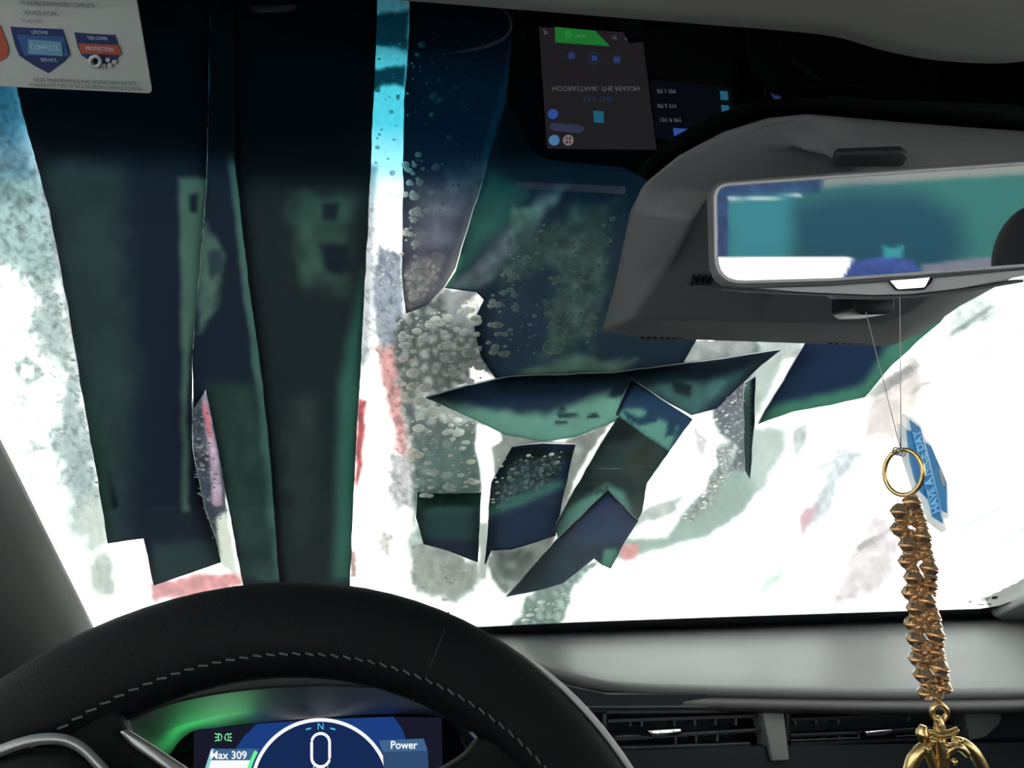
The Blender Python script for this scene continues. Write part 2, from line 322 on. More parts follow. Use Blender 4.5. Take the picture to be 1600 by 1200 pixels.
# ------------------------------------------------------------------ foam over the outside of the windshield
WHITE = np.array((2.6, 2.6, 2.52))
G = lambda *c: lin(c)
foamL = [
 ([(-90, 60), (20, 60), (45, 210), (78, 330), (60, 350), (-90, 330)], G(110, 150, 175)*.8, 60, 8, 16, .4),
 ([(-90, 300), (70, 300), (100, 460), (132, 620), (150, 740), (165, 850), (135, 860), (100, 790), (80, 700), (95, 590), (40, 520), (52, 460), (30, 420), (-90, 400)], G(184, 198, 198), 44, 24, 14, .3),
 ([(-90, 290), (70, 290), (100, 430), (60, 430), (0, 410), (-90, 420)], G(168, 196, 198), 50, 14, 30, .3),
 ([(-90, 440), (10, 455), (45, 520), (70, 575), (80, 640), (60, 700), (-90, 560)], WHITE*.8, 26, 18, 20, .2),
 ([(66, 300), (84, 300), (108, 430), (135, 600), (125, 600), (95, 440)], G(182, 178, 190), 12, 3, 10, .15),
 ([(22, 566), (42, 556), (66, 572), (66, 592), (44, 604), (24, 592)], G(200, 212, 212), 12, 5, 0, 0),
 ([(34, 572), (52, 572), (52, 590), (34, 590)], WHITE, 6, 2, 0, 0),
 ([(130, 780), (160, 790), (175, 850), (150, 860), (120, 830)], G(225, 228, 220), 20, 15, 0, 0),
 ([(135, 880), (165, 860), (185, 890), (180, 925), (150, 935)], G(205, 208, 202), 26, 16, 8, .3),
 ([(236, 912), (300, 898), (378, 893), (380, 915), (240, 945)], G(222, 140, 145)*1.15, 12, 10, 7, .5),
 # narrow slit between the left cloths
 ([(296, 640), (316, 590), (340, 660), (358, 800), (345, 880), (330, 860), (300, 760)], G(60, 66, 78), 8, 6, 7, -1.2),
 ([(316, 600), (328, 640), (343, 740), (349, 790), (332, 790), (324, 700)], G(190, 160, 185), 7, 4, 6, .5),
 ([(317, 625), (326, 640), (332, 690), (324, 680)], G(215, 110, 125), 6, 3, 0, 0),
 ([(336, 810), (354, 800), (375, 900), (345, 885)], G(236, 238, 225), 8, 4, 6, .1),
 # tall bright gap
 ([(570, 260), (588, 260), (580, 560), (556, 600), (560, 420)], G(225, 225, 232), 14, 3, 0, 0),
 ([(590, 385), (628, 400), (630, 480), (616, 560), (598, 560), (583, 470)], G(168, 174, 192), 14, 7, 7, .35),
 ([(588, 540), (618, 540), (634, 650), (640, 740), (622, 700), (600, 620)], G(226, 158, 158)*1.1, 16, 8, 8, .45),
 ([(560, 625), (572, 628), (567, 700), (560, 760), (554, 760), (556, 690)], G(206, 75, 85), 7, 4, 6, .6),
 ([(608, 700), (640, 720), (645, 790), (612, 800), (600, 760)], G(215, 208, 214), 16, 14, 8, .5),
 ([(592, 830), (612, 840), (608, 870), (590, 860)], G(235, 225, 222), 14, 10, 0, 0),
 ([(548, 860), (558, 865), (556, 905), (547, 905)], G(200, 150, 150), 6, 4, 0, 0),
 ([(583, 20), (640, 20), (640, 82), (583, 70)], G(60, 150, 165)*.8, 10, 8, 0, 0),
 ([(583, 108), (632, 104), (632, 138), (600, 132), (583, 142)], G(40, 90, 105), 8, 6, 0, 0),
 # mottled foam, middle, its shadow painted in as darker colour
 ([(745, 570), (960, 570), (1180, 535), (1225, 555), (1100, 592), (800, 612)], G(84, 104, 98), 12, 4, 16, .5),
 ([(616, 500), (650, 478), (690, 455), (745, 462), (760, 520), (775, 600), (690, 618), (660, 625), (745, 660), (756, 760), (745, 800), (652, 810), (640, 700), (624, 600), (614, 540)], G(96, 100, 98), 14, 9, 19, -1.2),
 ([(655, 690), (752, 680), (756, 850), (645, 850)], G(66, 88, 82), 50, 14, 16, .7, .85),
 ([(690, 440), (745, 462), (735, 520), (700, 500)], G(150, 148, 152), 16, 14, 16, .7),
 ([(720, 480), (750, 462), (745, 510), (735, 505)], G(250, 248, 244), 8, 6, 5, .4),
 ([(735, 570), (752, 572), (778, 598), (700, 612), (735, 600)], WHITE*.6, 8, 4, 0, 0),
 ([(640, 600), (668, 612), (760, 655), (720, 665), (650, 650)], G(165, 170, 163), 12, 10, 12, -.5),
 ([(745, 655), (800, 672), (880, 690), (960, 650), (905, 740), (868, 850), (800, 925), (760, 860), (752, 770)], G(135, 138, 134), 10, 8, 22, .7),
 ([(745, 663), (780, 668), (783, 688), (768, 700), (772, 740), (766, 810), (760, 900), (764, 940), (748, 940), (752, 860), (753, 760), (744, 700)], WHITE*.7, 5, 2, 0, 0),
 ([(748, 820), (763, 815), (760, 905), (749, 905)], G(190, 196, 192), 5, 2, 0, 0),
 ([(640, 850), (680, 845), (745, 880), (750, 910), (715, 945), (650, 930)], G(150, 152, 146), 18, 12, 12, .6),
 ([(758, 870), (830, 850), (845, 880), (790, 930), (765, 905)], G(100, 106, 100), 14, 8, 14, 1.1),
 ([(798, 990), (815, 940), (860, 905), (945, 870), (900, 925), (868, 990)], G(118, 138, 128), 12, 10, 14, -.9),
 # right of the crossed cloths
 ([(1040, 840), (1085, 780), (1165, 720), (1190, 690), (1196, 760), (1165, 800), (1110, 838), (1030, 862), (955, 878), (950, 840)], G(152, 170, 162), 14, 5, 60, .12),
 ([(1168, 560), (1190, 560), (1235, 545), (1180, 668), (1230, 665), (1230, 700), (1188, 770), (1166, 740)], G(196, 206, 202), 20, 8, 30, .25),
 ([(1110, 640), (1175, 580), (1170, 735), (1130, 745), (1150, 700), (1125, 680)], G(104, 102, 112), 12, 8, 9, -1.0),
 ([(1150, 690), (1125, 780), (1085, 815), (1060, 820), (1105, 760), (1120, 700)], G(150, 152, 152), 12, 8, 7, -.9),
 ([(1085, 655), (1110, 690), (1098, 715), (1085, 690)], G(225, 215, 222), 10, 8, 0, 0),
 ([(1010, 790), (1075, 775), (1060, 800), (990, 830), (985, 815)], G(188, 192, 190), 14, 10, 10, .5),
 ([(962, 852), (1000, 850), (996, 872), (972, 878)], G(228, 140, 140), 10, 6, 7, .6),
 ([(1070, 525), (1180, 525), (1180, 560), (1068, 568)], G(158, 160, 160), 10, 4, 16, .5),
 ([(1185, 525), (1262, 525), (1246, 560), (1188, 565)], G(200, 205, 203), 14, 4, 20, .3),
 ([(1235, 668), (1262, 662), (1258, 700), (1240, 720)], G(215, 218, 218), 10, 8, 8, .5),
 ([(1310, 700), (1350, 700), (1300, 790), (1270, 830), (1250, 835), (1265, 790)], G(206, 206, 216)*1.05, 18, 14, 9, .6),
 ([(1352, 640), (1375, 590), (1420, 555), (1460, 600), (1400, 690), (1340, 690)], G(238, 218, 216)*1.1, 30, 20, 14, .35),
 ([(1250, 805), (1275, 790), (1270, 815), (1253, 835)], G(220, 160, 178), 10, 6, 0, 0),
 ([(1360, 800), (1410, 830), (1380, 930), (1300, 965), (1290, 940)], G(236, 218, 224)*1.15, 34, 24, 12, .4),
 ([(1190, 905), (1235, 890), (1225, 915), (1170, 935)], G(226, 236, 230), 14, 8, 0, 0),
 ([(1480, 470), (1540, 450), (1560, 500), (1500, 540)], G(226, 232, 230)*1.1, 30, 20, 10, .5),
]
CL = {}      # outlines of the cloths, in the photograph's pixels on the glass plane
NAVY, TEAL, GREEN, BLACK = G(22, 30, 41), G(72, 116, 106), G(44, 62, 58), G(11, 15, 19)
cloths = [
 # name key, outline, base, layers (green fringes: edge light painted as cloth colour), offset behind glass, label
 ('a', [(-40, -60), (330, -60), (322, 300), (300, 560), (300, 700), (320, 800), (337, 842), (345, 880), (240, 916), (224, 843), (168, 851), (150, 740), (125, 600), (103, 470), (76, 330), (45, 215), (15, 100)],
  NAVY, [([(60, 230), (190, 250), (210, 600), (200, 850), (150, 860), (110, 560)], G(38, 52, 54), 60, 14, 50, .25),
         ([(278, 280), (330, 280), (316, 470), (296, 560), (292, 650), (296, 800), (285, 800), (284, 560)], G(66, 90, 82), 12, 4, 40, .2),
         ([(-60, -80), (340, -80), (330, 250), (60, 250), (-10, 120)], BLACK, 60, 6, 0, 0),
         ([(294, 305), (308, 303), (307, 335), (296, 333)], NAVY, 8, 4, 0, 0),
         ([(160, 740), (168, 735), (185, 795), (170, 800)], BLACK, 8, 4, 0, 0),
         ([(240, 850), (340, 846), (346, 884), (240, 918)], G(36, 52, 54), 16, 4, 0, 0),
         ([(130, 620), (160, 640), (180, 850), (165, 860)], G(34, 54, 50), 18, 4, 0, 0)], .006,
  'widest dark navy cloth strip at the far left, with a stepped square end'),
 ('b', [(316, -60), (384, -60), (380, 240), (396, 420), (420, 620), (452, 940), (384, 940), (352, 770), (338, 690), (322, 610), (303, 640), (300, 560), (318, 300)],
  NAVY, [([(318, 340), (352, 400), (340, 480), (310, 520), (306, 380)], G(62, 84, 78), 16, 10, 14, .3),
         ([(355, 240), (372, 235), (392, 420), (418, 640), (444, 910), (400, 905), (404, 640), (378, 440)], G(58, 86, 80), 8, 4, 60, .2),
         ([(325, 600), (400, 600), (430, 905), (380, 905), (345, 740)], G(34, 52, 48), 24, 10, 30, .4),
         ([(324, 395), (345, 392), (350, 425), (328, 436)], G(40, 52, 58), 8, 6, 0, 0),
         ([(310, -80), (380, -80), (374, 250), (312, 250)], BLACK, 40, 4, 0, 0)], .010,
  'narrow dark cloth strip with pale green light painted on its right edge, second strip from the left'),
 ('c', [(366, -60), (592, -60), (588, 60), (580, 240), (572, 420), (562, 600), (554, 740), (546, 940), (438, 940), (424, 740), (410, 600), (388, 440), (366, 250)],
  G(26, 34, 36), [([(455, 300), (556, 300), (540, 460), (470, 440)], G(44, 66, 58), 40, 18, 40, .5),
         ([(500, 380), (545, 385), (552, 420), (530, 436), (505, 425)], G(20, 28, 36), 14, 6, 0, 0),
         ([(503, 318), (530, 318), (524, 345), (505, 345)], G(24, 32, 38), 10, 4, 0, 0),
         ([(568, 420), (530, 600), (520, 905), (548, 908), (556, 740), (566, 560)], G(44, 86, 74), 26, 3, 0, 0),
         ([(450, 620), (500, 620), (500, 800), (450, 860)], G(36, 46, 46), 40, 20, 40, .3),
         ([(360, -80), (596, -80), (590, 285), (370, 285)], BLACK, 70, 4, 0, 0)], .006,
  'tall almost black cloth strip left of the bright cyan gap'),
 ('d', [(640, -60), (826, -60), (818, 60), (790, 160), (762, 255), (735, 345), (712, 420), (694, 450), (668, 478), (634, 492), (628, 430), (630, 300), (632, 160), (640, 40)],
  G(30, 38, 54), [([(630, 300), (760, 260), (690, 460), (620, 500)], G(86, 84, 96), 70, 10, 22, .7),
         ([(775, 200), (740, 330), (690, 450), (672, 478), (720, 430), (770, 290)], G(152, 146, 148), 22, 5, 0, 0, .9),  # pale line of light painted down the strip's right side
         ([(628, 420), (690, 400), (684, 450), (634, 490)], G(120, 116, 118), 16, 8, 9, -.7),
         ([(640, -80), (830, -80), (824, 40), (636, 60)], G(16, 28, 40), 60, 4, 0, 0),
         ([(800, 60), (822, 60), (770, 250), (756, 250)], G(38, 66, 84), 14, 5, 0, 0)], .006,
  'blue grey cloth strip covered in bubbles, right of the bright cyan gap'),
 ('e', [(826, -60), (1180, -60), (1220, 200), (1092, 528), (1068, 569), (960, 584), (800, 588), (778, 598), (752, 560), (740, 505), (756, 470), (745, 458), (694, 452), (712, 425), (762, 255), (800, 120)],
  G(24, 36, 46), [([(762, 262), (830, 300), (790, 360), (740, 400), (700, 450), (690, 450), (712, 400)], G(40, 72, 68), 26, 8, 30, .3),
         ([(690, 452), (702, 412), (720, 400), (706, 448)], G(62, 120, 96), 12, 4, 0, 0),
         ([(700, 450), (780, 370), (850, 300), (890, 290), (820, 370), (770, 440), (745, 460)], G(70, 80, 86), 16, 10, 14, .7),
         ([(800, 330), (850, 320), (835, 360), (800, 400)], G(74, 100, 92), 16, 10, 14, .4),
         ([(810, 360), (960, 320), (940, 520), (900, 560), (800, 560), (880, 430), (790, 440)], G(44, 60, 58), 40, 26, 18, .8),
         ([(745, 500), (800, 450), (860, 420), (850, 580), (780, 596)], G(28, 40, 52), 30, 12, 30, .3),
         ([(820, 575), (900, 560), (1000, 565), (960, 590), (800, 592)], G(56, 76, 70), 16, 12, 20, .4),
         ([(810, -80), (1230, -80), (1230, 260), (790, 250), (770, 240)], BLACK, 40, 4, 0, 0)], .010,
  'broad dark cloth behind the mirror housing, wide and square topped'),
 ('f', [(664, 623), (730, 604), (800, 590), (960, 584), (1100, 566), (1222, 548), (1190, 572), (1120, 640), (1080, 650), (990, 600), (968, 644), (962, 660), (900, 684), (850, 692), (790, 682), (740, 656)],
  G(33, 46, 60), [([(664, 623), (760, 640), (850, 650), (900, 630), (960, 610), (1000, 640), (960, 665), (860, 700), (760, 680)], G(94, 136, 122), 22, 6, 40, .25),
         ([(690, 618), (800, 594), (980, 588), (900, 622), (780, 640)], G(26, 42, 62), 18, 5, 40, .2),
         ([(1000, 600), (1080, 655), (1160, 590), (1190, 570), (1100, 600)], G(62, 96, 94), 18, 8, 20, .5),
         ([(946, 622), (968, 598), (1000, 592), (985, 612), (960, 624)], G(30, 44, 54), 5, 3, 0, 0),
         ([(870, 648), (900, 646), (904, 652), (872, 655)], G(34, 52, 58), 4, 3, 0, 0),
         ([(916, 650), (930, 645), (938, 653), (918, 655)], G(34, 52, 58), 4, 2, 0, 0),
         ([(872, 637), (883, 636), (883, 644), (874, 644)], G(34, 52, 58), 4, 2, 0, 0),
         ([(868, 659), (888, 658), (886, 664), (868, 664)], G(34, 52, 58), 4, 2, 0, 0),
         ([(1050, 600), (1082, 605), (1078, 622), (1056, 618)], G(30, 44, 50), 5, 4, 0, 0)], .003,
  'long spearhead shaped navy cloth tip lying level across the middle of the windshield'),
 ('g', [(986, 594), (1082, 656), (1046, 708), (962, 650)],
  G(38, 60, 86), [([(975, 640), (1000, 640), (1060, 670), (1046, 708), (962, 652)], G(90, 136, 124), 10, 4, 0, 0),
         ([(972, 642), (1000, 655), (1018, 640), (1034, 640), (1026, 660), (1000, 666), (980, 656)], G(36, 60, 80), 5, 3, 0, 0),
         ([(1046, 655), (1060, 656), (1054, 682), (1040, 685), (1044, 668)], G(36, 60, 76), 5, 3, 0, 0)], .0015,
  'small square ended blue cloth end crossing over the spearhead cloth'),
 ('h', [(967, 650), (1046, 708), (1012, 756), (1008, 772), (1004, 800), (996, 816), (950, 768), (872, 850), (868, 822), (900, 762), (940, 694)],
  G(42, 54, 52), [([(967, 650), (1000, 674), (985, 690), (945, 690)], G(26, 34, 34), 14, 3, 0, 0),
         ([(905, 740), (1000, 755), (960, 766), (900, 800)], G(34, 46, 44), 20, 6, 20, .3),
         ([(880, 800), (950, 755), (975, 772), (990, 810), (950, 770), (870, 855), (862, 830)], G(84, 124, 114), 14, 4, 0, 0),
         ([(930, 770), (955, 758), (950, 765), (934, 773)], G(34, 52, 54), 3, 1, 0, 0),
         ([(985, 690), (1035, 705), (1000, 760), (975, 740)], G(50, 56, 52), 30, 10, 18, .4)], .005,
  'brownish green cloth band running down to the left, under the small blue cloth end'),
 ('i', [(950, 767), (998, 815), (975, 850), (955, 890), (940, 884), (928, 874), (880, 912), (840, 924), (790, 934), (864, 850)],
  G(36, 48, 76), [([(950, 766), (900, 805), (820, 900), (788, 935), (870, 840)], G(52, 88, 90), 8, 3, 0, 0),
         ([(860, 850), (1000, 845), (960, 900), (790, 950)], G(24, 44, 56), 14, 4, 30, .3),
         ([(895, 862), (965, 855), (950, 888), (928, 872), (900, 900)], G(26, 36, 50), 8, 3, 0, 0),
         ([(945, 860), (965, 858), (958, 892), (940, 884)], G(70, 122, 104), 8, 3, 0, 0)], .0015,
  'slate blue cloth end pointing down left, lowest of the crossed cloths'),
 ('j', [(764, 800), (768, 756), (800, 700), (846, 694), (900, 696), (888, 740), (868, 838), (800, 860), (768, 862), (761, 880), (758, 884), (761, 850)],
  G(30, 42, 60), [([(762, 770), (800, 715), (850, 700), (895, 706), (860, 760), (800, 790), (760, 800)], G(50, 64, 66), 18, 8, 9, -1.2),
         ([(756, 795), (880, 750), (884, 765), (760, 812)], G(52, 90, 84), 14, 4, 0, 0)], .008,
  'dark navy cloth patch right of the thin bright slit, under the spearhead'),
 ('k', [(652, 770), (690, 772), (752, 770), (749, 850), (748, 880), (700, 862), (662, 852), (650, 810)],
  G(34, 54, 56), [([(650, 760), (755, 760), (752, 795), (648, 800)], G(52, 88, 76), 24, 10, 12, .4),
         ([(655, 845), (750, 845), (750, 880), (700, 870)], G(26, 34, 46), 10, 4, 0, 0)], .008,
  'dark green cloth patch left of the thin bright slit, above the steering wheel'),
 ('l', [(1288, 490), (1600, 380), (1520, 440), (1470, 505), (1395, 570), (1352, 622), (1300, 634), (1240, 644), (1184, 664)],
  G(28, 42, 66), [([(1182, 664), (1200, 636), (1300, 618), (1350, 600), (1380, 545), (1500, 440), (1560, 420), (1400, 590), (1350, 640)], G(62, 112, 94), 16, 6, 30, .2)], .006,
  'navy cloth corner with painted green light fringe below the right side of the mirror housing'),
 ('m', [(1164, 600), (1181, 590), (1179, 660), (1172, 750), (1164, 735), (1162, 620)],
  G(96, 128, 122), [([(1174, 520), (1186, 520), (1182, 660), (1173, 760)], G(22, 34, 40), 3, 1, 0, 0)], .003,
  'very thin dark green cloth edge hanging straight down below the housing'),
]
for k, pts, *_ in cloths: CL[k] = pts
# the foam sheet: a relief grid, left out where a cloth lies against the glass
st = 3.0
gx = np.arange(-120, 1740, st); gy = np.arange(-60, 996, st)
GX, GY = np.meshgrid(gx, gy); px = GX.ravel(); py = GY.ravel()
fcol = compose(px, py, WHITE, foamL)
fcol = fcol*(1+.12*(fbm(px/5, py/5)-.5))[:, None]
stk = fbm((px*.5+py*.87)/16+5, (px*.87-py*.5)/150)                    # long wiped streaks in the thin foam on the passenger side
fcol *= (1-.74*sstep(.56, .72, stk)*sstep(1190, 1290, px)*sstep(1.2, .6, (py-560)/400)*.9)[:, None]
stk = fbm(px/34+9, py/26+2)
fcol *= (1-.45*sstep(.55, .7, stk)*sstep(90, 60, px))[:, None]
spk = fbm(px/6+2, py/6+8, 3)                                          # speckled film left and right of the left cloths
mk = sstep(.48, .72, spk)*np.maximum(sstep(170, 140, px)*sstep(880, 700, py), ((px > 545) & (px < 650) & (py > 300)).astype(float))
fcol = fcol*(1-.52*mk)[:, None]
relief = .003*fbm(px/40, py/40)+.0015*cell(px/16, py/16)
FV = WS.hit(px, py, -.022)
okx = (FV[:, 0] > -.36) & (FV[:, 0] < XR) & (FV[:, 2] < .235) & (FV[:, 2] > -.345)
FV = FV + WS.n*(.0015-relief)[:, None]
depth_in = np.full(px.shape, -1e9)
for k in CL: depth_in = np.maximum(depth_in, sdist(px, py, CL[k]))
depth_in = np.maximum(depth_in, sdist(px, py, [(815, -80), (800, 60), (760, 255), (860, 560), (1180, 540), (1395, 545), (1560, 400), (1800, 240), (1800, -80)]))
keep = (depth_in < 13) & okx
W_ = len(gx); idx = np.arange(len(px)).reshape(GX.shape)
q = np.stack([idx[:-1, :-1], idx[:-1, 1:], idx[1:, 1:], idx[1:, :-1]], -1).reshape(-1, 4)
q = q[keep[q].all(1)]
used, inv = np.unique(q, return_inverse=True)
me = bpy.data.meshes.new('soap_foam'); q2 = inv.reshape(-1, 4)
me.from_pydata(FV[used].tolist(), [], q2.tolist()); me.polygons.foreach_set('use_smooth', [True]*len(q2))
a = me.color_attributes.new('tint', 'FLOAT_COLOR', 'POINT'); cc = np.ones((len(used), 4), np.float32); cc[:, :3] = np.minimum(fcol[used]/SKY, .9); a.data.foreach_set('color', cc.ravel())
me.materials.append(M_foam)
tag(link(bpy.data.objects.new('soap_foam', me)), 'white soap foam with pink and grey streaks and painted shade, smeared over the windshield', 'foam', kind='stuff')

def in_grid(poly, step):
    P = np.array(poly, float); x0, y0 = P.min(0); x1, y1 = P.max(0)
    X, Y = np.meshgrid(np.arange(x0, x1, step), np.arange(y0, y1, step*.87))
    X[1::2] += step/2; X = X.ravel(); Y = Y.ravel(); m = sdist(X, Y, poly) > step*.55
    return X[m], Y[m]
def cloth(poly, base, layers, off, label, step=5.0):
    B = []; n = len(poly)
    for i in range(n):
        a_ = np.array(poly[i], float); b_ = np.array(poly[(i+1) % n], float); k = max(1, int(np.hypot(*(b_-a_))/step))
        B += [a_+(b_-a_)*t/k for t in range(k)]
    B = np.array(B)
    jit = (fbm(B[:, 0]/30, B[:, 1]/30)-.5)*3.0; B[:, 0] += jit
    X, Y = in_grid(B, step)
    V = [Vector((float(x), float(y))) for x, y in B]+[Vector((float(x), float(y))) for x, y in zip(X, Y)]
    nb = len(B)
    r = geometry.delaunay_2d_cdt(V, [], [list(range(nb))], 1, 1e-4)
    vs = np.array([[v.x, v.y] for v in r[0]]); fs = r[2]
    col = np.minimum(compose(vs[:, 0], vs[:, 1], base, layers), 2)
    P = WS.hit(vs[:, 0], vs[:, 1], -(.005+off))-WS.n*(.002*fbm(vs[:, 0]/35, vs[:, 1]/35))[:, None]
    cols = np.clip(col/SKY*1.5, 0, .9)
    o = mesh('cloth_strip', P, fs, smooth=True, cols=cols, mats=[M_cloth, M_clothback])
    # outward shell
    bm = bmesh.new(); bm.from_mesh(o.data)
    for f in bm.faces:
        f.normal_update()
        if f.normal.dot(Vector(WS.n)) < 0: f.normal_flip()
    bm.to_mesh(o.data); bm.free()
    md = o.modifiers.new('cloth_thickness', 'SOLIDIFY'); md.thickness = .0015; md.offset = -1; md.material_offset = 1; md.material_offset_rim = 1  # pale rim material puts a glow into the cloth edges
    return tag(o, label, 'cloth')
M_clothback.node_tree.nodes.clear()
_n = M_clothback.node_tree; _oo = _n.nodes.new('ShaderNodeOutputMaterial'); _tt = _n.nodes.new('ShaderNodeBsdfTranslucent'); _tt.inputs[0].default_value = (.88, .9, .92, 1)
_n.links.new(_tt.outputs[0], _oo.inputs[0])
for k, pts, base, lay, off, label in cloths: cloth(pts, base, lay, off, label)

# bubbles and foam blobs sitting on the glass
def dome(V, F, c, r, n, h=.55, seg=9):
    n = nrm(n); x = nrm(np.cross(n, [1, .2, .1])); y = np.cross(n, x); b = len(V)
    a0 = random.random()*6; ex = 1+random.uniform(-.15, .25)
    for k, (rr_, hh) in enumerate(((1, 0), (.86, .5), (.5, .87))):
        for i in range(seg):
            t = a0+2*pi*i/seg; V.append(c+r*rr_*(cos(t)*x*ex+sin(t)*y)+n*r*h*hh)
    V.append(c+n*r*h)
    for k in range(2):
        for i in range(seg): F.append((b+k*seg+i, b+k*seg+(i+1) % seg, b+(k+1)*seg+(i+1) % seg, b+(k+1)*seg+i))
    for i in range(seg): F.append((b+2*seg+i, b+2*seg+(i+1) % seg, b+3*seg))
V = []; F = []
def scatter(poly, count, rmin, rmax, power=3):
    P = np.array(poly, float); x0, y0 = P.min(0); x1, y1 = P.max(0); k = 0
    while k < count:
        x = random.uniform(x0, x1); y = random.uniform(y0, y1)
        if sdist(np.array([x]), np.array([y]), poly)[0] < 0: continue
        k += 1; r = rmin+(rmax-rmin)*random.random()**power
        p = WS.hit(x, y, -.0052); dep = p @ cf
        dome(V, F, p, r*dep/FOC, -WS.n*1.0, h=.25)
scatter([(636, 60), (800, 60), (740, 300), (690, 450), (632, 490)], 90, 1.5, 7)
scatter([(632, 250), (700, 260), (680, 440), (632, 480)], 40, 3, 9, 1.5)
scatter([(616, 500), (740, 470), (760, 590), (660, 620), (740, 660), (750, 760), (650, 780), (620, 600)], 260, 1.6, 11, 3)
scatter([(860, 400), (960, 340), (950, 400), (930, 520), (880, 530), (845, 480)], 190, 1.2, 6, 2)
scatter([(790, 360), (960, 330), (930, 540), (800, 560), (790, 440)], 160, 1, 5, 2.5)
scatter([(765, 470), (800, 400), (810, 470), (790, 570), (760, 540)], 40, 2, 8, 2)
scatter([(770, 720), (880, 700), (850, 780), (770, 800)], 60, 1.5, 5, 2)
scatter([(300, 640), (325, 640), (348, 800), (335, 850), (305, 760)], 90, 1, 4, 2)
scatter([(1100, 650), (1165, 600), (1160, 720), (1080, 820), (1060, 810)], 160, 1, 4, 2.5)
scatter([(20, 330), (75, 340), (130, 620), (160, 800), (110, 800), (60, 520)], 120, 1, 4, 3)
scatter([(590, 60), (640, 60), (632, 280), (585, 280)], 30, 1, 5, 2)
scatter([(590, 390), (630, 390), (620, 560), (590, 560)], 70, 1, 4, 2.5)
scatter([(800, 960), (870, 930), (910, 900), (870, 970), (800, 975)], 40, 2, 7, 2)
scatter([(660, 870), (740, 890), (700, 940), (655, 925)], 40, 1.5, 6, 2)
ob = mesh('foam_bubbles', V, F, M_drop, smooth=True); tag(ob, 'small round soap bubbles scattered over the windshield glass', 'bubbles', kind='stuff')
# one large bubble ring
bc = WS.hit(866, 541, -.004); dep = bc @ cf; bx = np.array([1, 0, 0]); by = nrm(np.cross(WS.n, bx))
br = empty('soap_bubble', bc); tag(br, 'single large soap bubble outlined by a thin pale ring, below the mirror housing\'s left side', 'bubble')
rp = 17*dep/FOC
tube('bubble_rim', [bc+rp*(cos(t)*bx+1.25*sin(t)*by*.85) for t in np.linspace(0, 2*pi, 28)[:-1]], .0005, M_drop, br, 6, True)
tube('bubble_film_line', [bc+rp*(.8*cos(t)*bx+.45*sin(t)*by) for t in np.linspace(-.4, 3.9, 18)], .0004, M_drop, br, 6)
tube('bubble_film_line', [bc+rp*((.3+.5*cos(t))*bx+(.1+.4*sin(t))*by) for t in np.linspace(2, 6, 14)], .0004, M_drop, br, 6)

# ------------------------------------------------------------------ pillars
pe = smoothpath([(-420, -60), (-235, 240), (-90, 520), (0, 690), (70, 830), (141, 972), (200, 1095), (260, 1220)], 5)
E0 = np.array([WS.hit(x, y, 0) for x, y in pe]); E0[:, 0] = E0[:, 0]*.3-.262*.7 if False else E0[:, 0]
prow = [E0+np.array([0, 0, 0]), E0+WS.n*.004+np.array([-.001, 0, 0]), E0+WS.n*.02+np.array([-.014, 0, 0]), E0+WS.n*.04+np.array([-.045, 0, 0]), E0+WS.n*.05+np.array([-.09, 0, 0]), E0+WS.n*.045+np.array([-.16, 0, 0])]
pl_ = loft('trim_1', prow, M_pillar, thick=.003)
tag(pl_, 'grey windshield pillar trim at the left beside the steering wheel', kind='structure')
pr_ = slab('trim_2', [(1552, 965), (1600, 944), (1660, 915), (1800, 830), (1900, 1000), (1900, 1100), (1600, 992)], WS, .012, .05, M_pillar, bevel=.006)
tag(pr_, 'grey pillar trim at the right end of the dashboard', kind='structure')

# ------------------------------------------------------------------ dashboard
dash = empty('dashboard', (.5, .9, -.5)); tag(dash, 'dark dashboard with pale grey padded top below the windshield', 'dashboard')
edge = smoothpath([(735, 985), (775, 1000), (820, 1022), (870, 1044), (930, 1060), (1000, 1067), (1150, 1071), (1400, 1075), (1600, 1073), (1900, 1062)], 6)
def hitz(px_, py_, z0, sl):                         # plane of the pad: z = z0 + sl*(Y-1)
    d = ray(px_, py_); t = z0-sl; t = t/(d[2]-sl*d[1]); return d*t
Ez = np.array([hitz(x, y, -.332, .05) for x, y in edge])
rows = []
back = Ez.copy(); back[:, 1] = np.maximum(1.145, Ez[:, 1]+.01); back[:, 2] = -.332+.05*.145-.004
for t in np.linspace(0, 1, 9): 
    r_ = back*(1-t)+Ez*t; r_[:, 2] += .004*sin(pi*t); rows.append(r_)
for k, (dy, dz) in enumerate(((-.004, -.0012), (-.007, -.004), (-.008, -.009), (-.006, -.014))):
    r_ = Ez.copy(); r_[:, 1] += dy; r_[:, 2] += dz; rows.append(r_)
pad = loft('top_pad', rows, M_dash, dash, thick=.002); pad['label'] = 'pale grey padded dashboard top'
rows = []
for dy, dz in ((.01, -.012), (-.008, -.013), (-.016, -.016), (-.019, -.022), (-.012, -.030), (.02, -.034)):
    r_ = Ez.copy(); r_[:, 1] += dy; r_[:, 2] += dz; rows.append(r_)
loft('brow', rows, M_brow, dash)
slab('upper_panel', [(600, 1040), (800, 1040), (860, 1066), (950, 1085), (1800, 1085), (1800, 1112), (960, 1113), (600, 1113)], FA, -.002, .02, M_fascia, dash)
slab('vent_backing', [(600, 1100), (1800, 1100), (1800, 1220), (600, 1220)], FA, -.045, .01, M_fascia, dash)
slab('lower_panel', [(600, 1176), (960, 1173), (1180, 1166), (1600, 1160), (1800, 1158), (1800, 1420), (600, 1420)], FA, .002, .03, M_fascia, dash)
boxc('dash_body', (XL+.01, .94, -.9), (XR-.01, 1.2, -.36), M_cabin, dash)
o = slab('trim_line', [(900, 1104), (1250, 1102.6), (1700, 1100), (1700, 1102), (1250, 1104.8), (900, 1106)], FA, .004, .006, M_vane, dash); o['label'] = 'thin grey trim line'
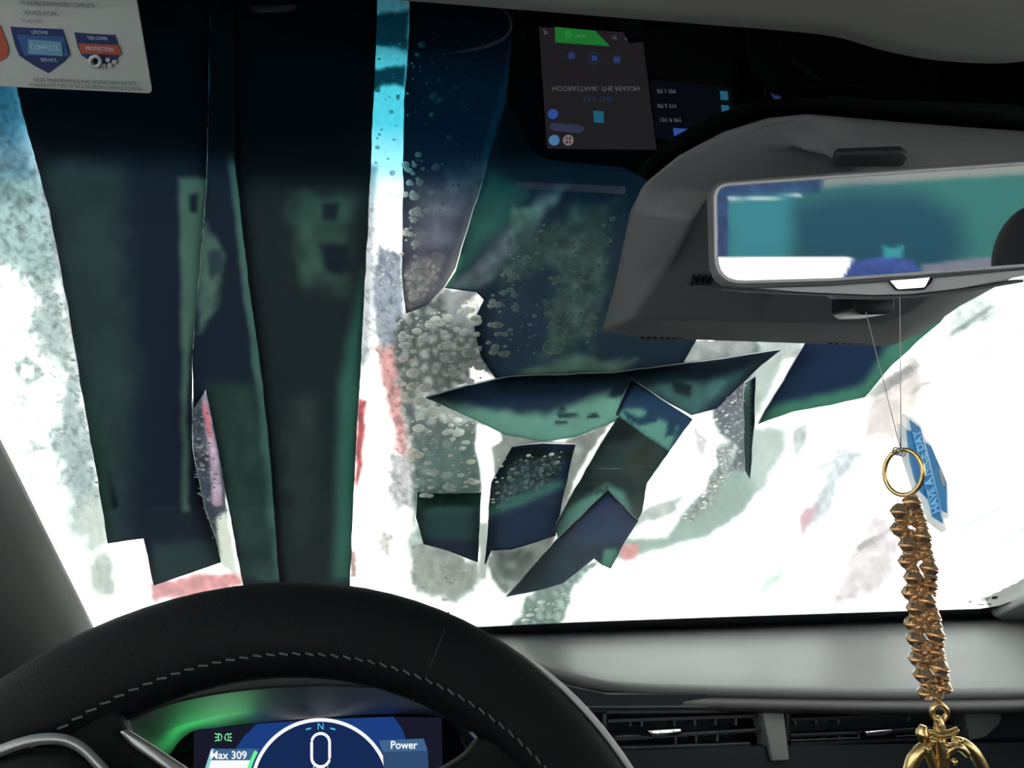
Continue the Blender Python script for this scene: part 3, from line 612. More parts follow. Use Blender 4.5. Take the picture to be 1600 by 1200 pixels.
def vent(root_name, cells, edgel, low, tab, vanes, box, label):
    v = empty(root_name, FA.hit(*box[0])); tag(v, label, 'air vent', 'dashboard air vents')
    (x0, y0), (x1, y1) = box
    slab('vent_surround', [(x0, y0), (x1, y0-2), (x1, y0-6), (x0, y0-4)], FA, .0, .03, M_gloss, v)
    slab('vent_surround', [(x0-6, y0), (x0, y0), (x0, y1), (x0-6, y1)], FA, .0, .03, M_gloss, v)
    for (a, b, c, d) in cells:
        o = slab('slat', [(a, b), (c, d), (c, d+5), (a, b+5)], FA, -.004, .018, M_gloss, v)
    for (a, b, c, d) in edgel:
        o = slab('slat_edge', [(a, b), (c, d), (c, d+1.6), (a, b+1.6)], FA, -.002, .003, M_vane, v); o['label'] = 'thin bright slat edge'
    for (a, b) in vanes:
        slab('vane', [(a-1.7, b-7), (a+1.7, b-7), (a+1.7, b+6), (a-1.7, b+6)], FA, -.012, .02, M_vane, v)
    o = slab('slider_tab', tab, FA, .010, .012, M_chrome, v, bevel=.0012); o['label'] = 'chrome slider tab'
    return v
vent('air_vent', [(950, 1124, 1190, 1116), (950, 1153, 1192, 1138), (960, 1166, 1172, 1160)], [(962, 1150, 1002, 1148), (1066, 1145.5, 1193, 1138), (975, 1168, 1172, 1160)], None,
     [(1012, 1142), (1064, 1139), (1066, 1146), (1056, 1150), (1020, 1153)], [(985, 1129), (1003, 1129), (1054, 1128), (1086, 1128), (1118, 1127), (1150, 1127), (1056, 1156), (1088, 1154), (1121, 1152)], ((948, 1115), (1192, 1166)),
     'dark slatted air vent with chrome tab just right of the steering wheel')
vent('air_vent', [(1236, 1122, 1510, 1112), (1236, 1147, 1510, 1134), (1236, 1160, 1500, 1150)], [(1236, 1147, 1350, 1143), (1396, 1139, 1512, 1132), (1236, 1156, 1340, 1152), (1400, 1150, 1500, 1142)], None,
     [(1352, 1142), (1394, 1139), (1396, 1143), (1384, 1149), (1355, 1151)], [(1243, 1127), (1275, 1126), (1310, 1125), (1420, 1122), (1460, 1121), (1250, 1162), (1288, 1158), (1311, 1156), (1342, 1154)], ((1234, 1115), (1512, 1158)),
     'dark slatted air vent with chrome tab behind the hanging gold ornament')
o = slab('vent_divider', [(1191, 1112), (1225, 1111), (1234, 1188), (1207, 1190)], FA, .008, .03, plastic('divider_grey', (.20, .20, .195), .6), dash, bevel=.002); o['label'] = 'grey divider between the vents'
o = slab('vent_divider', [(1505, 1109), (1555, 1107), (1566, 1120), (1562, 1132), (1540, 1152), (1516, 1157)], FA, .006, .03, plastic('divider_dim', (.10, .102, .105), .6), dash, bevel=.002); o['label'] = 'dim grey end piece of the right vent'
slab('air_knob', [(1576, 1102), (1586, 1102), (1588, 1110), (1578, 1112)], FA, .01, .01, M_vane, dash, bevel=.002)

# ------------------------------------------------------------------ instrument cluster
clu = empty('instrument_cluster', (0, .55, -.32)); tag(clu, 'lit instrument cluster under a curved black hood, seen through the steering wheel', 'instrument panel')
def PY(Y): return Plane((0, Y, 0), (0, -1, 0))
arcA = smoothpath([(120, 1420), (150, 1240), (178, 1150), (230, 1112), (300, 1090), (400, 1075), (500, 1070), (600, 1074), (690, 1090), (760, 1140), (800, 1260), (820, 1420)], 6)
arcB = smoothpath([(150, 1420), (180, 1260), (215, 1168), (255, 1142), (320, 1122), (400, 1107), (500, 1097), (600, 1098), (690, 1112), (750, 1160), (785, 1270), (800, 1420)], 6)
arcC = smoothpath([(230, 1420), (240, 1290), (262, 1190), (295, 1146), (340, 1137), (400, 1130), (500, 1121), (600, 1116), (690, 1121), (720, 1160), (745, 1270), (760, 1420)], 6)
A = np.array([PY(.50).hit(x, y) for x, y in arcA]); Bq = np.array([PY(.56).hit(x, y) for x, y in arcB]); Cq = np.array([PY(.60).hit(x, y) for x, y in arcC])
A0 = A.copy(); A0[:, 2] += .001; A0[:, 1] += .01; A1 = A.copy(); A1[:, 2] -= .05; A1[:, 1] = .62
M_hood = plastic('hood_satin', (.16, .17, .17), .5); M_bez = plastic('bezel_satin', (.10, .105, .115), .4)
loft('hood', [A1, A0, A], M_cabin, clu, thick=.002)
loft('hood_lip', [A, Bq-np.array([0, .0015, 0])], M_hood, clu)
loft('bezel', [Bq, Cq], M_bez, clu)
DP = Plane(PY(.60).hit(500, 1160), (0, -cos(radians(18)), sin(radians(18))))
SCR = plastic('display_glass', (.006, .008, .014), .15)
slab('display', [(200, 1118), (400, 1100), (760, 1095), (800, 1460), (180, 1460)], DP, 0, .01, SCR, clu)
E_blue = glow('display_blue', tuple(lin((28, 62, 128))), 1); E_navy = glow('display_navy', tuple(lin((22, 42, 86))), 1); E_white = glow('display_white', (.95, .97, 1), 1)
E_green = glow('display_green', (.12, .75, .25), 1.2); E_cyan = glow('display_cyan', tuple(lin((90, 200, 235))), 1); E_panel = glow('display_panel', tuple(lin((62, 100, 140))), 1); E_dim = glow('display_dim', tuple(lin((48, 76, 112))), 1)
E_icon = glow('icon_green', tuple(lin((130, 240, 160))), 1); E_dk = glow('display_back', tuple(lin((24, 26, 42))), 1)
def dslab(n, pts, off, m): return slab(n, pts, DP, off, .0003, m, clu)
cx, cy, rad = 501, 1232, 110
dslab('display_area', [(303, 1138), (345, 1137), (400, 1131), (500, 1124), (600, 1120), (690, 1121), (694, 1300), (300, 1300)], .0006, E_dk)
arc = lambda r, a0, a1, n=40, c=(cx, cy): [(c[0]+r*cos(radians(a0+(a1-a0)*i/n)), c[1]-r*sin(radians(a0+(a1-a0)*i/n))) for i in range(n+1)]
dslab('dial_glow', [(345, 1210), (362, 1178), (382, 1150), (402, 1131), (500, 1124), (615, 1120), (628, 1138), (640, 1170), (652, 1230)], .0010, E_blue)
dslab('dial_face', arc(rad-2, 0, 360), .0014, E_navy)
ringo = arc(rad, 0, 180); ringi = arc(rad-5.5, 180, 0); dslab('dial_ring', ringo+ringi, .0018, E_white)
for sgn in (-1, 1):
    dslab('dial_tick', [(cx+sgn*15, 1139), (cx+sgn*23, 1141), (cx+sgn*23, 1138.6), (cx+sgn*15, 1136.8)], .0020, E_cyan)
def dtext(n, s, x, y, hpx, m, align='CENTER', bold=0.0, wide=1):
    o_ = DP.hit(x, y, .0023); k = (o_ @ cf)/FOC; ux = nrm(DP.hit(x+50, y)-DP.hit(x-50, y)); uy = nrm(DP.hit(x, y-50)-DP.hit(x, y+50))
    return text(n, s, o_, ux*wide, uy, hpx*k*1.38, m, clu, thick=.0002, align=align, bold=bold)
dtext('dial_letter', 'N', cx, 1135.5, 10, E_cyan)
zo = [(cx-14, 1180), *[(cx+14*cos(t)*-1, 1160-14*sin(t)) for t in np.linspace(0, pi, 12)], *[(cx+14*cos(t), 1184+14*sin(t)) for t in np.linspace(0, pi, 12)]]
zero = [tuple(DP.hit(x, y, .0022)) for x, y in zo]
tube('speed_digit', zero, .0011, E_white, clu, 6, True)
dtext('speed_unit', 'MPH', cx, 1202, 9, E_cyan)
dslab('range_header', [(333, 1170), (405, 1170), (393, 1188), (324, 1188)], .0020, E_panel)
dslab('range_box', [(324, 1188), (392, 1188), (380, 1300), (320, 1300)], .0021, E_white)
dslab('range_edge', [(330, 1170), (335, 1170), (322, 1215), (316, 1215)], .0022, glow('display_aqua', tuple(lin((140, 205, 215))), 1))
dtext('range_text', 'Max 309', 357, 1180.5, 11.5, E_white, bold=.015)
dslab('charge_arc', arc(rad+9, 150, 180, 10)+arc(rad+3, 180, 150, 10), .0024, E_green)
dslab('power_header', [(592, 1157), (662, 1154), (668, 1173), (598, 1175)], .0020, E_panel)
dslab('power_box', [(598, 1175), (668, 1173), (676, 1300), (606, 1300)], .0020, E_dim)
dtext('power_text', 'Power', 631, 1164.5, 11.5, E_white, bold=.015)
for sgn in (-1, 1):                                # side lamp symbol
    xx = 349+sgn*6
    tube('lamp_symbol', [tuple(DP.hit(xx+sgn*a_*-1, b_, .0022)) for a_, b_ in ((-1.5, 1146), (2.5, 1148), (4, 1152), (2.5, 1156), (-1.5, 1158), (-1.5, 1146))], .00035, E_icon, clu, 5)
    for k in (-1, 0, 1):
        tube('lamp_ray', [tuple(DP.hit(xx+sgn*3, 1152+k*4, .0022)), tuple(DP.hit(xx+sgn*7, 1152+k*6, .0022))], .0004, E_icon, clu, 5)
lg = bpy.data.lights.new('charge_light', 'AREA'); lg.shape = 'RECTANGLE'; lg.size = .05; lg.size_y = .012; lg.energy = .011; lg.color = (.08, 1, .25)
lo = bpy.data.objects.new('charge_light', lg); C.objects.link(lo)
p_ = DP.hit(335, 1185, .006); lo.location = tuple(p_); tgt = A[len(A)//3]+np.array([0, .02, .0])
lo.rotation_euler = Vector(tuple(tgt-p_)).to_track_quat('-Z', 'Y').to_euler(); under(lo, clu)

# ------------------------------------------------------------------ steering wheel
sw = empty('steering_wheel', WH.p); tag(sw, 'black leather steering wheel with pale stitching and silver trims, lower left', 'steering wheel')
ex = np.array([1., 0, 0]); ey = np.array([0, sin(radians(22)), cos(radians(22))]); RO = .190; wc = WH.p+ex*(-.006)-ey*RO
RC = RO-.022
def rimpt(a, rr_, dd): return wc+ex*(rr_*cos(a))+ey*(rr_*sin(a))+WH.n*dd
rows = []
for i in range(96):
    a = 2*pi*i/96; row = []
    for k in range(20):
        t = 2*pi*k/20; c_, s_ = cos(t), sin(t)
        row.append(rimpt(a, RC+.0215*math.copysign(abs(c_)**.85, c_), .017*math.copysign(abs(s_)**.85, s_)))
    rows.append(row)
rows.append(rows[0]); loft('rim', rows, M_leather, sw, close=True)
Vs, Fs = [], []
for i in range(62):
    a = radians(150-i*2.05); a2 = a-radians(1.35); b = len(Vs); rr_ = RO-.0345
    for aa, r_ in ((a, rr_+.0005), (a2, rr_-.0004)):
        for d1, d2 in ((-.0004, .0), (.0004, .0), (.0004, .0009), (-.0004, .0009)):
            Vs.append(rimpt(aa, r_+d1, .0148+d2))
    Fs += [(b, b+1, b+2, b+3), (b+4, b+5, b+6, b+7), (b, b+1, b+5, b+4), (b+1, b+2, b+6, b+5), (b+2, b+3, b+7, b+6), (b+3, b, b+4, b+7)]
o = under(mesh('stitching', Vs, Fs, M_stitch), sw); o['label'] = 'pale dashed stitching round the inner rim'; o['kind'] = 'stuff'
tube('rim_seam', [rimpt(radians(66), RC+.0218*cos(t), .0173*sin(t)) for t in np.linspace(0, 2*pi, 25)[:-1]], .0004, M_cabin, sw, 6, True)
o = tube('rim_highlight', [rimpt(radians(a), RC+.0206, .0092) for a in np.linspace(55, -10, 40)], .0010, plastic('highlight_grey', (.6, .6, .6), .5), sw, 8, rads=np.concatenate([np.linspace(.0004, .0016, 8), np.full(32, .0016)])); o['label'] = 'thin pale strip added as a highlight along the outer right rim'  # pale strip added in place of the leather rim's highlight
WP = Plane(WH.p, WH.n)
slab('spoke', [(-260, 1090), (-100, 1070), (60, 1075), (150, 1092), (192, 1108), (190, 1142), (240, 1180), (292, 1215), (330, 1280), (330, 1600), (-260, 1600)], WP, .012, .02, M_leather, sw, bevel=.006)
slab('spoke', [(752, 1150), (735, 1178), (690, 1204), (640, 1222), (560, 1300), (560, 1600), (1200, 1600), (1050, 1300), (940, 1180), (850, 1120)], WP, .008, .02, M_leather, sw, bevel=.005)
slab('airbag_cover', [(-120, 1210), (40, 1170), (110, 1172), (150, 1200), (200, 1280), (300, 1320), (640, 1320), (700, 1400), (600, 1800), (0, 1800)], WP, .030, .02, M_leather, sw, bevel=.006)
tp = smoothpath([(-60, 1200), (0, 1173), (50, 1157), (95, 1155), (125, 1167), (150, 1190), (178, 1222), (210, 1260)], 6)
n_ = len(tp); rows = []
for dx, dz in ((0, .0), (0, .004), (1, .004), (1, .0)):
    row = []
    for i, (x, y) in enumerate(tp):
        t0 = np.array(tp[min(i+1, n_-1)])-np.array(tp[max(i-1, 0)]); t0 = t0/np.linalg.norm(t0); nn = np.array([t0[1], -t0[0]])
        qx, qy = np.array([x, y])+nn*(9 if dx else -9); row.append(WP.hit(qx, qy, .026+dz))
    rows.append(row)
o = loft('hub_trim', rows, M_satin, sw); o['label'] = 'curved satin silver trim on the left spoke'
o = slab('spoke_trim', [(184, 1143), (196, 1139), (240, 1166), (300, 1206), (330, 1250), (300, 1250), (262, 1206), (205, 1166)], WP, .016, .006, M_satin, sw, bevel=.0015); o['label'] = 'straight satin silver trim on the left spoke'
slab('spoke_clip', [(734, 1144), (738, 1143), (746, 1152), (743, 1154)], WP, .014, .003, M_chrome, sw)

# ------------------------------------------------------------------ mirror housing on the glass
hs = empty('sensor_housing', WS.hit(1250, 400)); tag(hs, 'large dark grey plastic sensor cover on the windshield behind the mirror', 'sensor cover')
base = [(941, 517), (962, 440), (985, 330), (1005, 288), (1060, 243), (1130, 206), (1200, 184), (1262, 178), (1330, 184), (1420, 192), (1560, 202), (1700, 212), (1700, 330), (1590, 430), (1500, 478), (1440, 520), (1392, 541), (1180, 534), (1000, 528)]
top = [(985, 500), (1035, 425), (1085, 340), (1112, 300), (1150, 258), (1190, 232), (1250, 236), (1310, 252), (1350, 262), (1420, 266), (1540, 262), (1650, 262), (1640, 300), (1560, 400), (1470, 450), (1420, 490), (1370, 505), (1180, 502), (1040, 500)]
mid = [(.6*b[0]+.4*t[0], .6*b[1]+.4*t[1]) for b, t in zip(base, top)]
R0 = [WS.hit(x, y, .001) for x, y in base]; R1 = [WS.hit(x, y, .010) for x, y in base]; R2 = [WS.hit(x, y, .022 if (y > 320 or x > 1300) else .013) for x, y in mid]; R3 = [WS.hit(x, y, .034 if (y > 320 or x > 1300) else .017) for x, y in top]
R4 = [np.mean(R3, 0)*.02+np.array(p)*.98-WS.n*(-.001) for p in R3]
bmv = np.array(R0+R1+R2+R3); n_ = len(base); fs = [(i*n_+j, i*n_+(j+1) % n_, (i+1)*n_+(j+1) % n_, (i+1)*n_+j) for i in range(3) for j in range(n_)]+[list(range(3*n_, 4*n_)), list(range(n_))]
under(mesh('cover_shell', bmv, fs, M_house, bevel=.004), hs)
for k in range(4): slab('grille_slot', [(1084+k*9, 434), (1089+k*9, 434), (1084+k*9, 446), (1079+k*9, 446)], WS, .0352, .003, M_frit, hs)
for k in range(7): slab('grille_slot', [(1002+k*10, 527.5), (1007+k*10, 527.8), (1006+k*10, 530.5), (1001+k*10, 530)], WS, .0125, .003, M_frit, hs)
for k in range(8): slab('grille_slot', [(1296+k*10, 535), (1301+k*10, 535.3), (1300+k*10, 538), (1295+k*10, 537.6)], WS, .0125, .003, M_frit, hs)
o = slab('cover_panel', [(1302, 262), (1310, 240), (1412, 236), (1422, 244), (1412, 262)], WS, .0352, .006, M_dark, hs, bevel=.002); o['label'] = 'black recessed panel above the mirror'

# ------------------------------------------------------------------ rear-view mirror
MC = ray(1425, 345)*.365; dM = nrm(MC); TG = np.array([.50, -1.75, .03]); mn = nrm(nrm(TG-MC)-dM)
MP = Plane(MC, mn)
mir = empty('rear_view_mirror', MC); tag(mir, 'frameless looking rear-view mirror with silver lower lip, hanging at the upper right', 'mirror')
def rnd(pts, rad_, n=6):
    out = []; m = len(pts)
    for i in range(m):
        p = np.array(pts[i], float); a = np.array(pts[i-1], float); b = np.array(pts[(i+1) % m], float); ra = rad_[i]
        u1 = nrm(a-p); u2 = nrm(b-p); s, e = p+u1*ra, p+u2*ra
        for k in range(n+1): t = k/n; out.append(tuple((1-t)**2*s+2*t*(1-t)*p+t*t*e))
    return out
glass = rnd([(1119, 291), (1740, 247), (1748, 398), (1600, 414), (1300, 436), (1121, 441)], [22, 24, 24, 5, 5, 42])
shell = rnd([(1112, 284), (1745, 238), (1756, 404), (1600, 421), (1425, 437), (1300, 446), (1116, 452)], [24, 26, 26, 5, 5, 5, 46])
back = rnd([(1125, 300), (1720, 262), (1730, 380), (1600, 400), (1425, 425), (1300, 430), (1130, 430)], [24, 26, 26, 5, 5, 5, 30])
n_ = len(shell)
S1 = [MP.hit(x, y, .001) for x, y in shell]; S2 = [p-mn*.012 for p in S1]; S3 = [MP.hit(x, y)-mn*.028 for x, y in back]
S0 = [p*.985+MC*.015+mn*.0012 for p in S1]
fs = [(i*n_+j, i*n_+(j+1) % n_, (i+1)*n_+(j+1) % n_, (i+1)*n_+j) for i in range(3) for j in range(n_)]+[list(range(n_)), list(range(3*n_, 4*n_))]
under(mesh('mirror_shell', np.array(S0+S1+S2+S3), fs, M_house, smooth=False), mir)
slab('mirror_glass', glass, MP, .0034, .0012, M_mirror, mir)
tube('mirror_rim', [tuple(MP.hit(x, y, .003)) for x, y in rnd([(1118, 290), (1741, 246), (1749, 399), (1600, 415), (1300, 437), (1120, 442)], [22, 24, 24, 5, 5, 42])], .0009, plastic('rim_grey', (.62, .62, .64), .3), mir, 8, True)
o = slab('lower_lip', rnd([(1150, 447), (1300, 440), (1425, 431), (1600, 417), (1740, 402), (1740, 408), (1600, 431), (1500, 450), (1425, 459), (1370, 461), (1250, 456)], [5]*11, 3), MP, -.001, .012, plastic('lip_silver', (.62, .62, .63), .45, metal=.1), mir, bevel=.0015); o['label'] = 'silver grey lower lip'
slab('lip_underside', [(1130, 452), (1250, 457), (1370, 462), (1430, 461), (1500, 453), (1600, 436), (1600, 441), (1500, 458), (1430, 466), (1380, 468), (1310, 467), (1300, 462), (1180, 457)], MP, -.004, .01, M_house, mir, bevel=.001)
slab('button_frame', rnd([(1383, 432), (1460, 428), (1456, 441), (1444, 453), (1401, 454)], [3]*5, 3), MP, .0008, .004, M_gloss, mir)
o = slab('button', rnd([(1388, 434), (1455, 430), (1445, 449), (1404, 452)], [3]*4, 3), MP, .0018, .004, glow('button_lit', (1, .97, .95), 1.3), mir); o['label'] = 'lit white button on the lower lip'
SP = Plane(ray(1375, 470)*.42, -cf)
slab('stalk_base', rnd([(1336, 452), (1395, 450), (1398, 480), (1388, 491), (1345, 492), (1334, 484)], [6]*6, 3), SP, 0, .03, M_gloss, mir, bevel=.003)
tube('stalk', [tuple(MC-mn*.02), tuple(MC-mn*.05+np.array([0, .01, .005])), tuple(WS.hit(1400, 300, .03))], .012, M_house, mir, 12)

# what the mirror sees: back window, white band, head restraint
def mhit(x, y, Y):
    P = MP.hit(x, y, .0034); d = nrm(P); d = d-2*(d @ mn)*mn; t = (Y-P[1])/d[1]; return P+d*t
gx2 = np.arange(1060, 1820, 5.0); gy2 = np.arange(230, 470, 5.0); X2, Y2 = np.meshgrid(gx2, gy2)
RV = np.array([mhit(x, y, -1.72) for x, y in zip(X2.ravel(), Y2.ravel())])
rl = [([(1050, 220), (1290, 220), (1290, 262), (1560, 220), (1800, 200), (1800, 268), (1600, 272), (1290, 292), (1050, 300)], G(150, 155, 152), 10, 2, 0, 0),
      ([(1050, 220), (1290, 270), (1280, 300), (1140, 308), (1050, 312)], G(60, 80, 120), 10, 3, 8, .5),
      ([(1050, 307), (1170, 310), (1250, 303), (1252, 307), (1180, 314), (1050, 314)], WHITE*.5, 3, 1, 0, 0),
      ([(1230, 318), (1330, 298), (1440, 304), (1495, 335), (1508, 380), (1490, 430), (1240, 430)], G(44, 86, 104), 64, 2, 0, 0),
      ([(1140, 315), (1240, 300), (1230, 430), (1140, 430)], G(66, 142, 160), 40, 2, 0, 0, .8),
      ([(1050, 300), (1138, 300), (1138, 408), (1050, 408)], G(60, 80, 120), 6, 2, 8, .4),
      ([(1050, 404), (1320, 402), (1345, 410), (1360, 480), (1050, 480)], WHITE*.8, 5, 1, 0, 0),
      ([(1318, 430), (1330, 410), (1380, 402), (1425, 406), (1442, 425), (1442, 480), (1318, 480)], G(75, 95, 165), 6, 3, 10, .4),
      ([(1378, 385), (1392, 390), (1412, 382), (1408, 402), (1380, 404)], G(70, 160, 170), 6, 4, 0, 0),
      ([(1440, 414), (1560, 400), (1600, 394), (1800, 380), (1800, 480), (1440, 480)], G(135, 138, 155), 7, 2, 0, 0)]
rc = compose(X2.ravel(), Y2.ravel(), G(66, 126, 122), rl)  # glints and the soft dark oval are painted into the pane colour
nx = len(gx2); fs = [(j*nx+i, j*nx+i+1, (j+1)*nx+i+1, (j+1)*nx+i) for j in range(len(gy2)-1) for i in range(nx-1)]
tag(mesh('window_4', RV, fs, wet('rear_wet_cloth', .01), smooth=True, cols=np.minimum(rc/SKY*1.05, .9)), 'back window under teal cloth and foam', kind='structure')
# head restraint behind the camera
hp = mhit(1640, 400, -.9)
hr = empty('head_restraint', hp); tag(hr, 'dark head restraint seen at the right edge of the mirror', 'head restraint')
k_ = np.linalg.norm(mhit(1640, 400, -.9)-mhit(1640, 320, -.9)); V = []; F = []
rows = []
for i in range(17):
    t = -pi/2+pi*i/16; rows.append([hp+np.array([1.0*k_*math.copysign(abs(cos(t))**.7, cos(t))*cos(a), .05*cos(t)*sin(a), 1.05*k_*sin(t)]) for a in np.linspace(0, 2*pi, 25)])
loft('cushion', rows, M_cabin, hr)
for s_ in (-1, 1): tube('post', [tuple(hp+np.array([s_*.04, 0, -k_*.9])), tuple(hp+np.array([s_*.04, 0, -k_*.9-.25]))], .007, M_chrome, hr, 8)
for X0, lab in ((0, 'driver'), (.78, 'passenger')):
    st_ = empty('car_seat', (X0, -.75, -.6)); tag(st_, 'dark %s seat behind the camera' % lab, 'seat')
    boxc('seat_cushion', (X0-.25, -.75, -.65), (X0+.25, -.2, -.5), M_cabin, st_, .03); boxc('seat_backrest', (X0-.24, -.95, -.6), (X0+.24, -.8, -.3 if X0 == 0 else -.25), M_cabin, st_, .04)

# ------------------------------------------------------------------ infotainment display, mirrored by the glass
sn = nrm((0, -.5, .866)); sp_ = np.array([.40, .34, -.42]); su = np.array([1., 0, 0]); sv = nrm(np.cross(sn, su))
def ghost(x, y, off=0):                              # where on the real screen the reflection seen at (x, y) comes from
    h = WS.hit(x, y); d = nrm(h); d = d-2*(d @ WS.n)*WS.n; t = ((sp_+sn*off-h) @ sn)/(d @ sn); return h+d*t
inf = empty('infotainment_display', sp_); tag(inf, 'wide touch display on the centre console, seen as upside down reflection in the windshield', 'display')
def gslab(name, pts, off, mat):
    P = np.array([ghost(x, y, off) for x, y in pts]); return prism3(name, P, -sn*.0004, mat, inf)
SB = 5.0
def ge(name, c, s=1): return glow('screen_'+name, tuple(lin(c)), SB*s)
body = [sp_+su*a_+sv*b_ for a_, b_ in ((-.19, -.12), (.19, -.12), (.19, .13), (-.19, .13))]
prism3('display_body', [p-sn*.003 for p in body], -sn*.02, M_gloss, inf, bevel=.004)
prism3('console', [p-sn*.025 for p in body], (0, .05, -.4), M_cabin, inf)
gslab('screen_area', [(842, 42), (1003, 52), (1026, 234), (855, 232)], .000, ge('back', (44, 42, 46), 3.0))
gslab('screen_area', [(1016, 125), (1155, 138), (1165, 222), (1130, 232), (1026, 216)], .000, ge('back_side', (20, 26, 36), 1.6))
gslab('green_bar', [(867, 42), (930, 48), (953, 72), (868, 66)], .001, ge('green', (46, 160, 70), 2.4))
bar = gslab('chrome_bar', [(806, 284), (977, 291), (977, 303), (808, 295)], .004, M_white)
def gdisc(name, x, y, r, mat, off=.0012): return gslab(name, [(x+r*cos(t), y+r*sin(t)) for t in np.linspace(0, 2*pi, 20)[:-1]], off, mat)
gb = ge('blue', (60, 100, 190), 3); gl_ = ge('pale_blue', (90, 150, 205), 3); gw = ge('white', (150, 140, 145), 3); gt = ge('teal', (50, 130, 160), 2.4); gi = ge('dimblue', (50, 70, 120), 2.5); gtx = ge('text', (120, 120, 125), 3)
gdisc('app_icon', 864, 178, 8, gb); gdisc('app_icon', 866, 219, 8.5, gl_); gdisc('app_icon', 888, 219, 8.5, gw)
for dx, dy, m_ in ((-2.5, -3, 'r'), (2.5, -3, 'b'), (-2.5, 3, 'b'), (2.5, 3, 'r')): gdisc('icon_dot', 888+dx, 219+dy, 1.8, ge('dot'+m_, (190, 60, 60) if m_ == 'r' else (60, 60, 120), 2), .0018)
gslab('search_pill', [(862, 192), (905, 195), (912, 199), (912, 205), (905, 208), (864, 204), (859, 200), (859, 195)], .0012, ge('pill', (70, 74, 105), 2.6))
gslab('music_tile', [(927, 173), (943, 174), (944, 192), (928, 191)], .0012, gt)
for (x, y) in ((1131, 149), (1133, 171), (1134, 193)): gslab('station_tile', [(x-6, y-7), (x+6, y-6), (x+7, y+7), (x-5, y+7)], .0012, gt if y < 180 else gb)
gslab('tab_active', [(1052, 200), (1084, 202), (1085, 219), (1054, 217)], .0012, gb)
gslab('tab', [(1088, 206), (1112, 208), (1098, 217), (1090, 216)], .0012, gi)
for x, r in ((893, 6), (929, 9), (964, 6)):
    y = {893: 87, 929: 91, 964: 93}[x]; tube('media_button', [tuple(ghost(x+r*cos(t), y+r*sin(t), .0015)) for t in np.linspace(0, 2*pi, 20)[:-1]], .0006, gi, inf, 5, True)
    for k in (-3, 0, 3): gslab('button_mark', [(x+k-.7, y-4), (x+k+.7, y-4), (x+k+.7, y+4), (x+k-.7, y+4)], .0012, gb)
def gtext(s, x, y, h, mat, bold=0.):
    o_ = ghost(x, y, .0016); k = np.linalg.norm(ghost(x, y-5)-ghost(x, y+5))/10
    ux = nrm(ghost(x+30, y)-ghost(x-30, y)); uy = nrm(np.cross(sn, ux)); kx = np.linalg.norm(ghost(x+30, y)-ghost(x-30, y))/60
    return text('screen_text', s, o_, ux*kx/k, uy, h*k*1.38, mat, inf, thick=0, bold=bold)
gtext('HOOBASTANK: THE REASON', 932, 138, 7.5, gtx); gtext('93.9 THE', 934, 154, 9, gi)
gtext('89.1 FM', 1041, 142, 6.5, gtx); gtext('89.5 FM', 1042, 165, 6.5, gtx); gtext('101.9 FM', 1047, 187, 6.5, gtx)
gtext('Local', 907, 57, 6, ge('greentext', (90, 200, 120), 2.5)); gdisc('phone_ring', 888, 54, 6, ge('greentext', (60, 180, 90), 2.5)); gtext('C', 888, 54, 6, ge('green', (46, 160, 70), 2.4))
gtext('P', 852, 49, 8, gtx); gtext('M', 960, 58, 6, gtx); gtext('8', 998, 60, 6, gtx); gslab('signal_icon', [(976, 60), (982, 56), (988, 60), (982, 64)], .0012, gtx)
gslab('faint_icon', [(1204, 145), (1212, 150), (1222, 142), (1226, 148), (1212, 159)], .0012, gi)  # faint icon at the far right of the screen

# ------------------------------------------------------------------ card on the glass
card = empty('service_card', WS.hit(100, 70)); tag(card, 'white printed card with three shield emblems stuck to the top left of the windshield', 'card')
K = .006
slab('card_sheet', rnd([(-95, -62), (196, -30), (213, -2), (238, 146), (-80, 131)], [8, 4, 8, 8, 8], 3), WS, K, .0012, M_card, card)
slab('card_sheet_top', [(-140, -60), (190, -60), (206, 8), (-90, 0)], WS, K-.0005, .001, M_card, card)
def cs(n, pts, m, off=.0004): return slab(n, pts, WS, K+off, .0003, m, card)
def shield(x0, y0, x1, lower, bands):
    w_ = x1-x0; o_ = [(x0, y0), (x0+w_*.33, y0+2), (x0+w_*.9, y0+4), (x1, y0+30*lower), (x1+w_*.03, y0+42*lower), (x1-w_*.06, y0+52*lower), (x0+w_*.66, y0+70*lower), (x0+w_*.42, y0+59*lower), (x0+w_*.16, y0+44*lower), (x0+w_*.08, y0+28*lower)]
    return o_
cs('emblem', shield(16, 42, 106, 1.03, 0), M_navyprint); cs('emblem_field', [(26, 54), (100, 58), (108, 88), (38, 87)], M_blueprint, .0007); cs('emblem_band', [(44, 62), (96, 66), (98, 88), (44, 84)], M_cyanprint, .001)
cs('emblem', shield(116, 51, 186, .8, 0), M_navyprint); cs('emblem_band', [(122, 68), (185, 71), (189, 86), (128, 84)], M_redprint, .0007)
cs('emblem', [(-60, 38), (0, 40), (8, 60), (14, 78), (10, 90), (0, 96), (-50, 90)], M_redprint)
rg = [tuple(WS.hit(149+8*cos(t), 96+8*sin(t), K+.0012)) for t in np.linspace(0, 2*pi, 20)[:-1]]; tube('emblem_gear', rg, .0009, M_card, card, 6, True)
for a_, b_ in ((168, 94), (178, 97), (171, 102), (162, 103)): cs('emblem_dot', [(a_+4*cos(t), b_+3.4*sin(t)) for t in np.linspace(0, 2*pi, 10)[:-1]], M_card, .001)
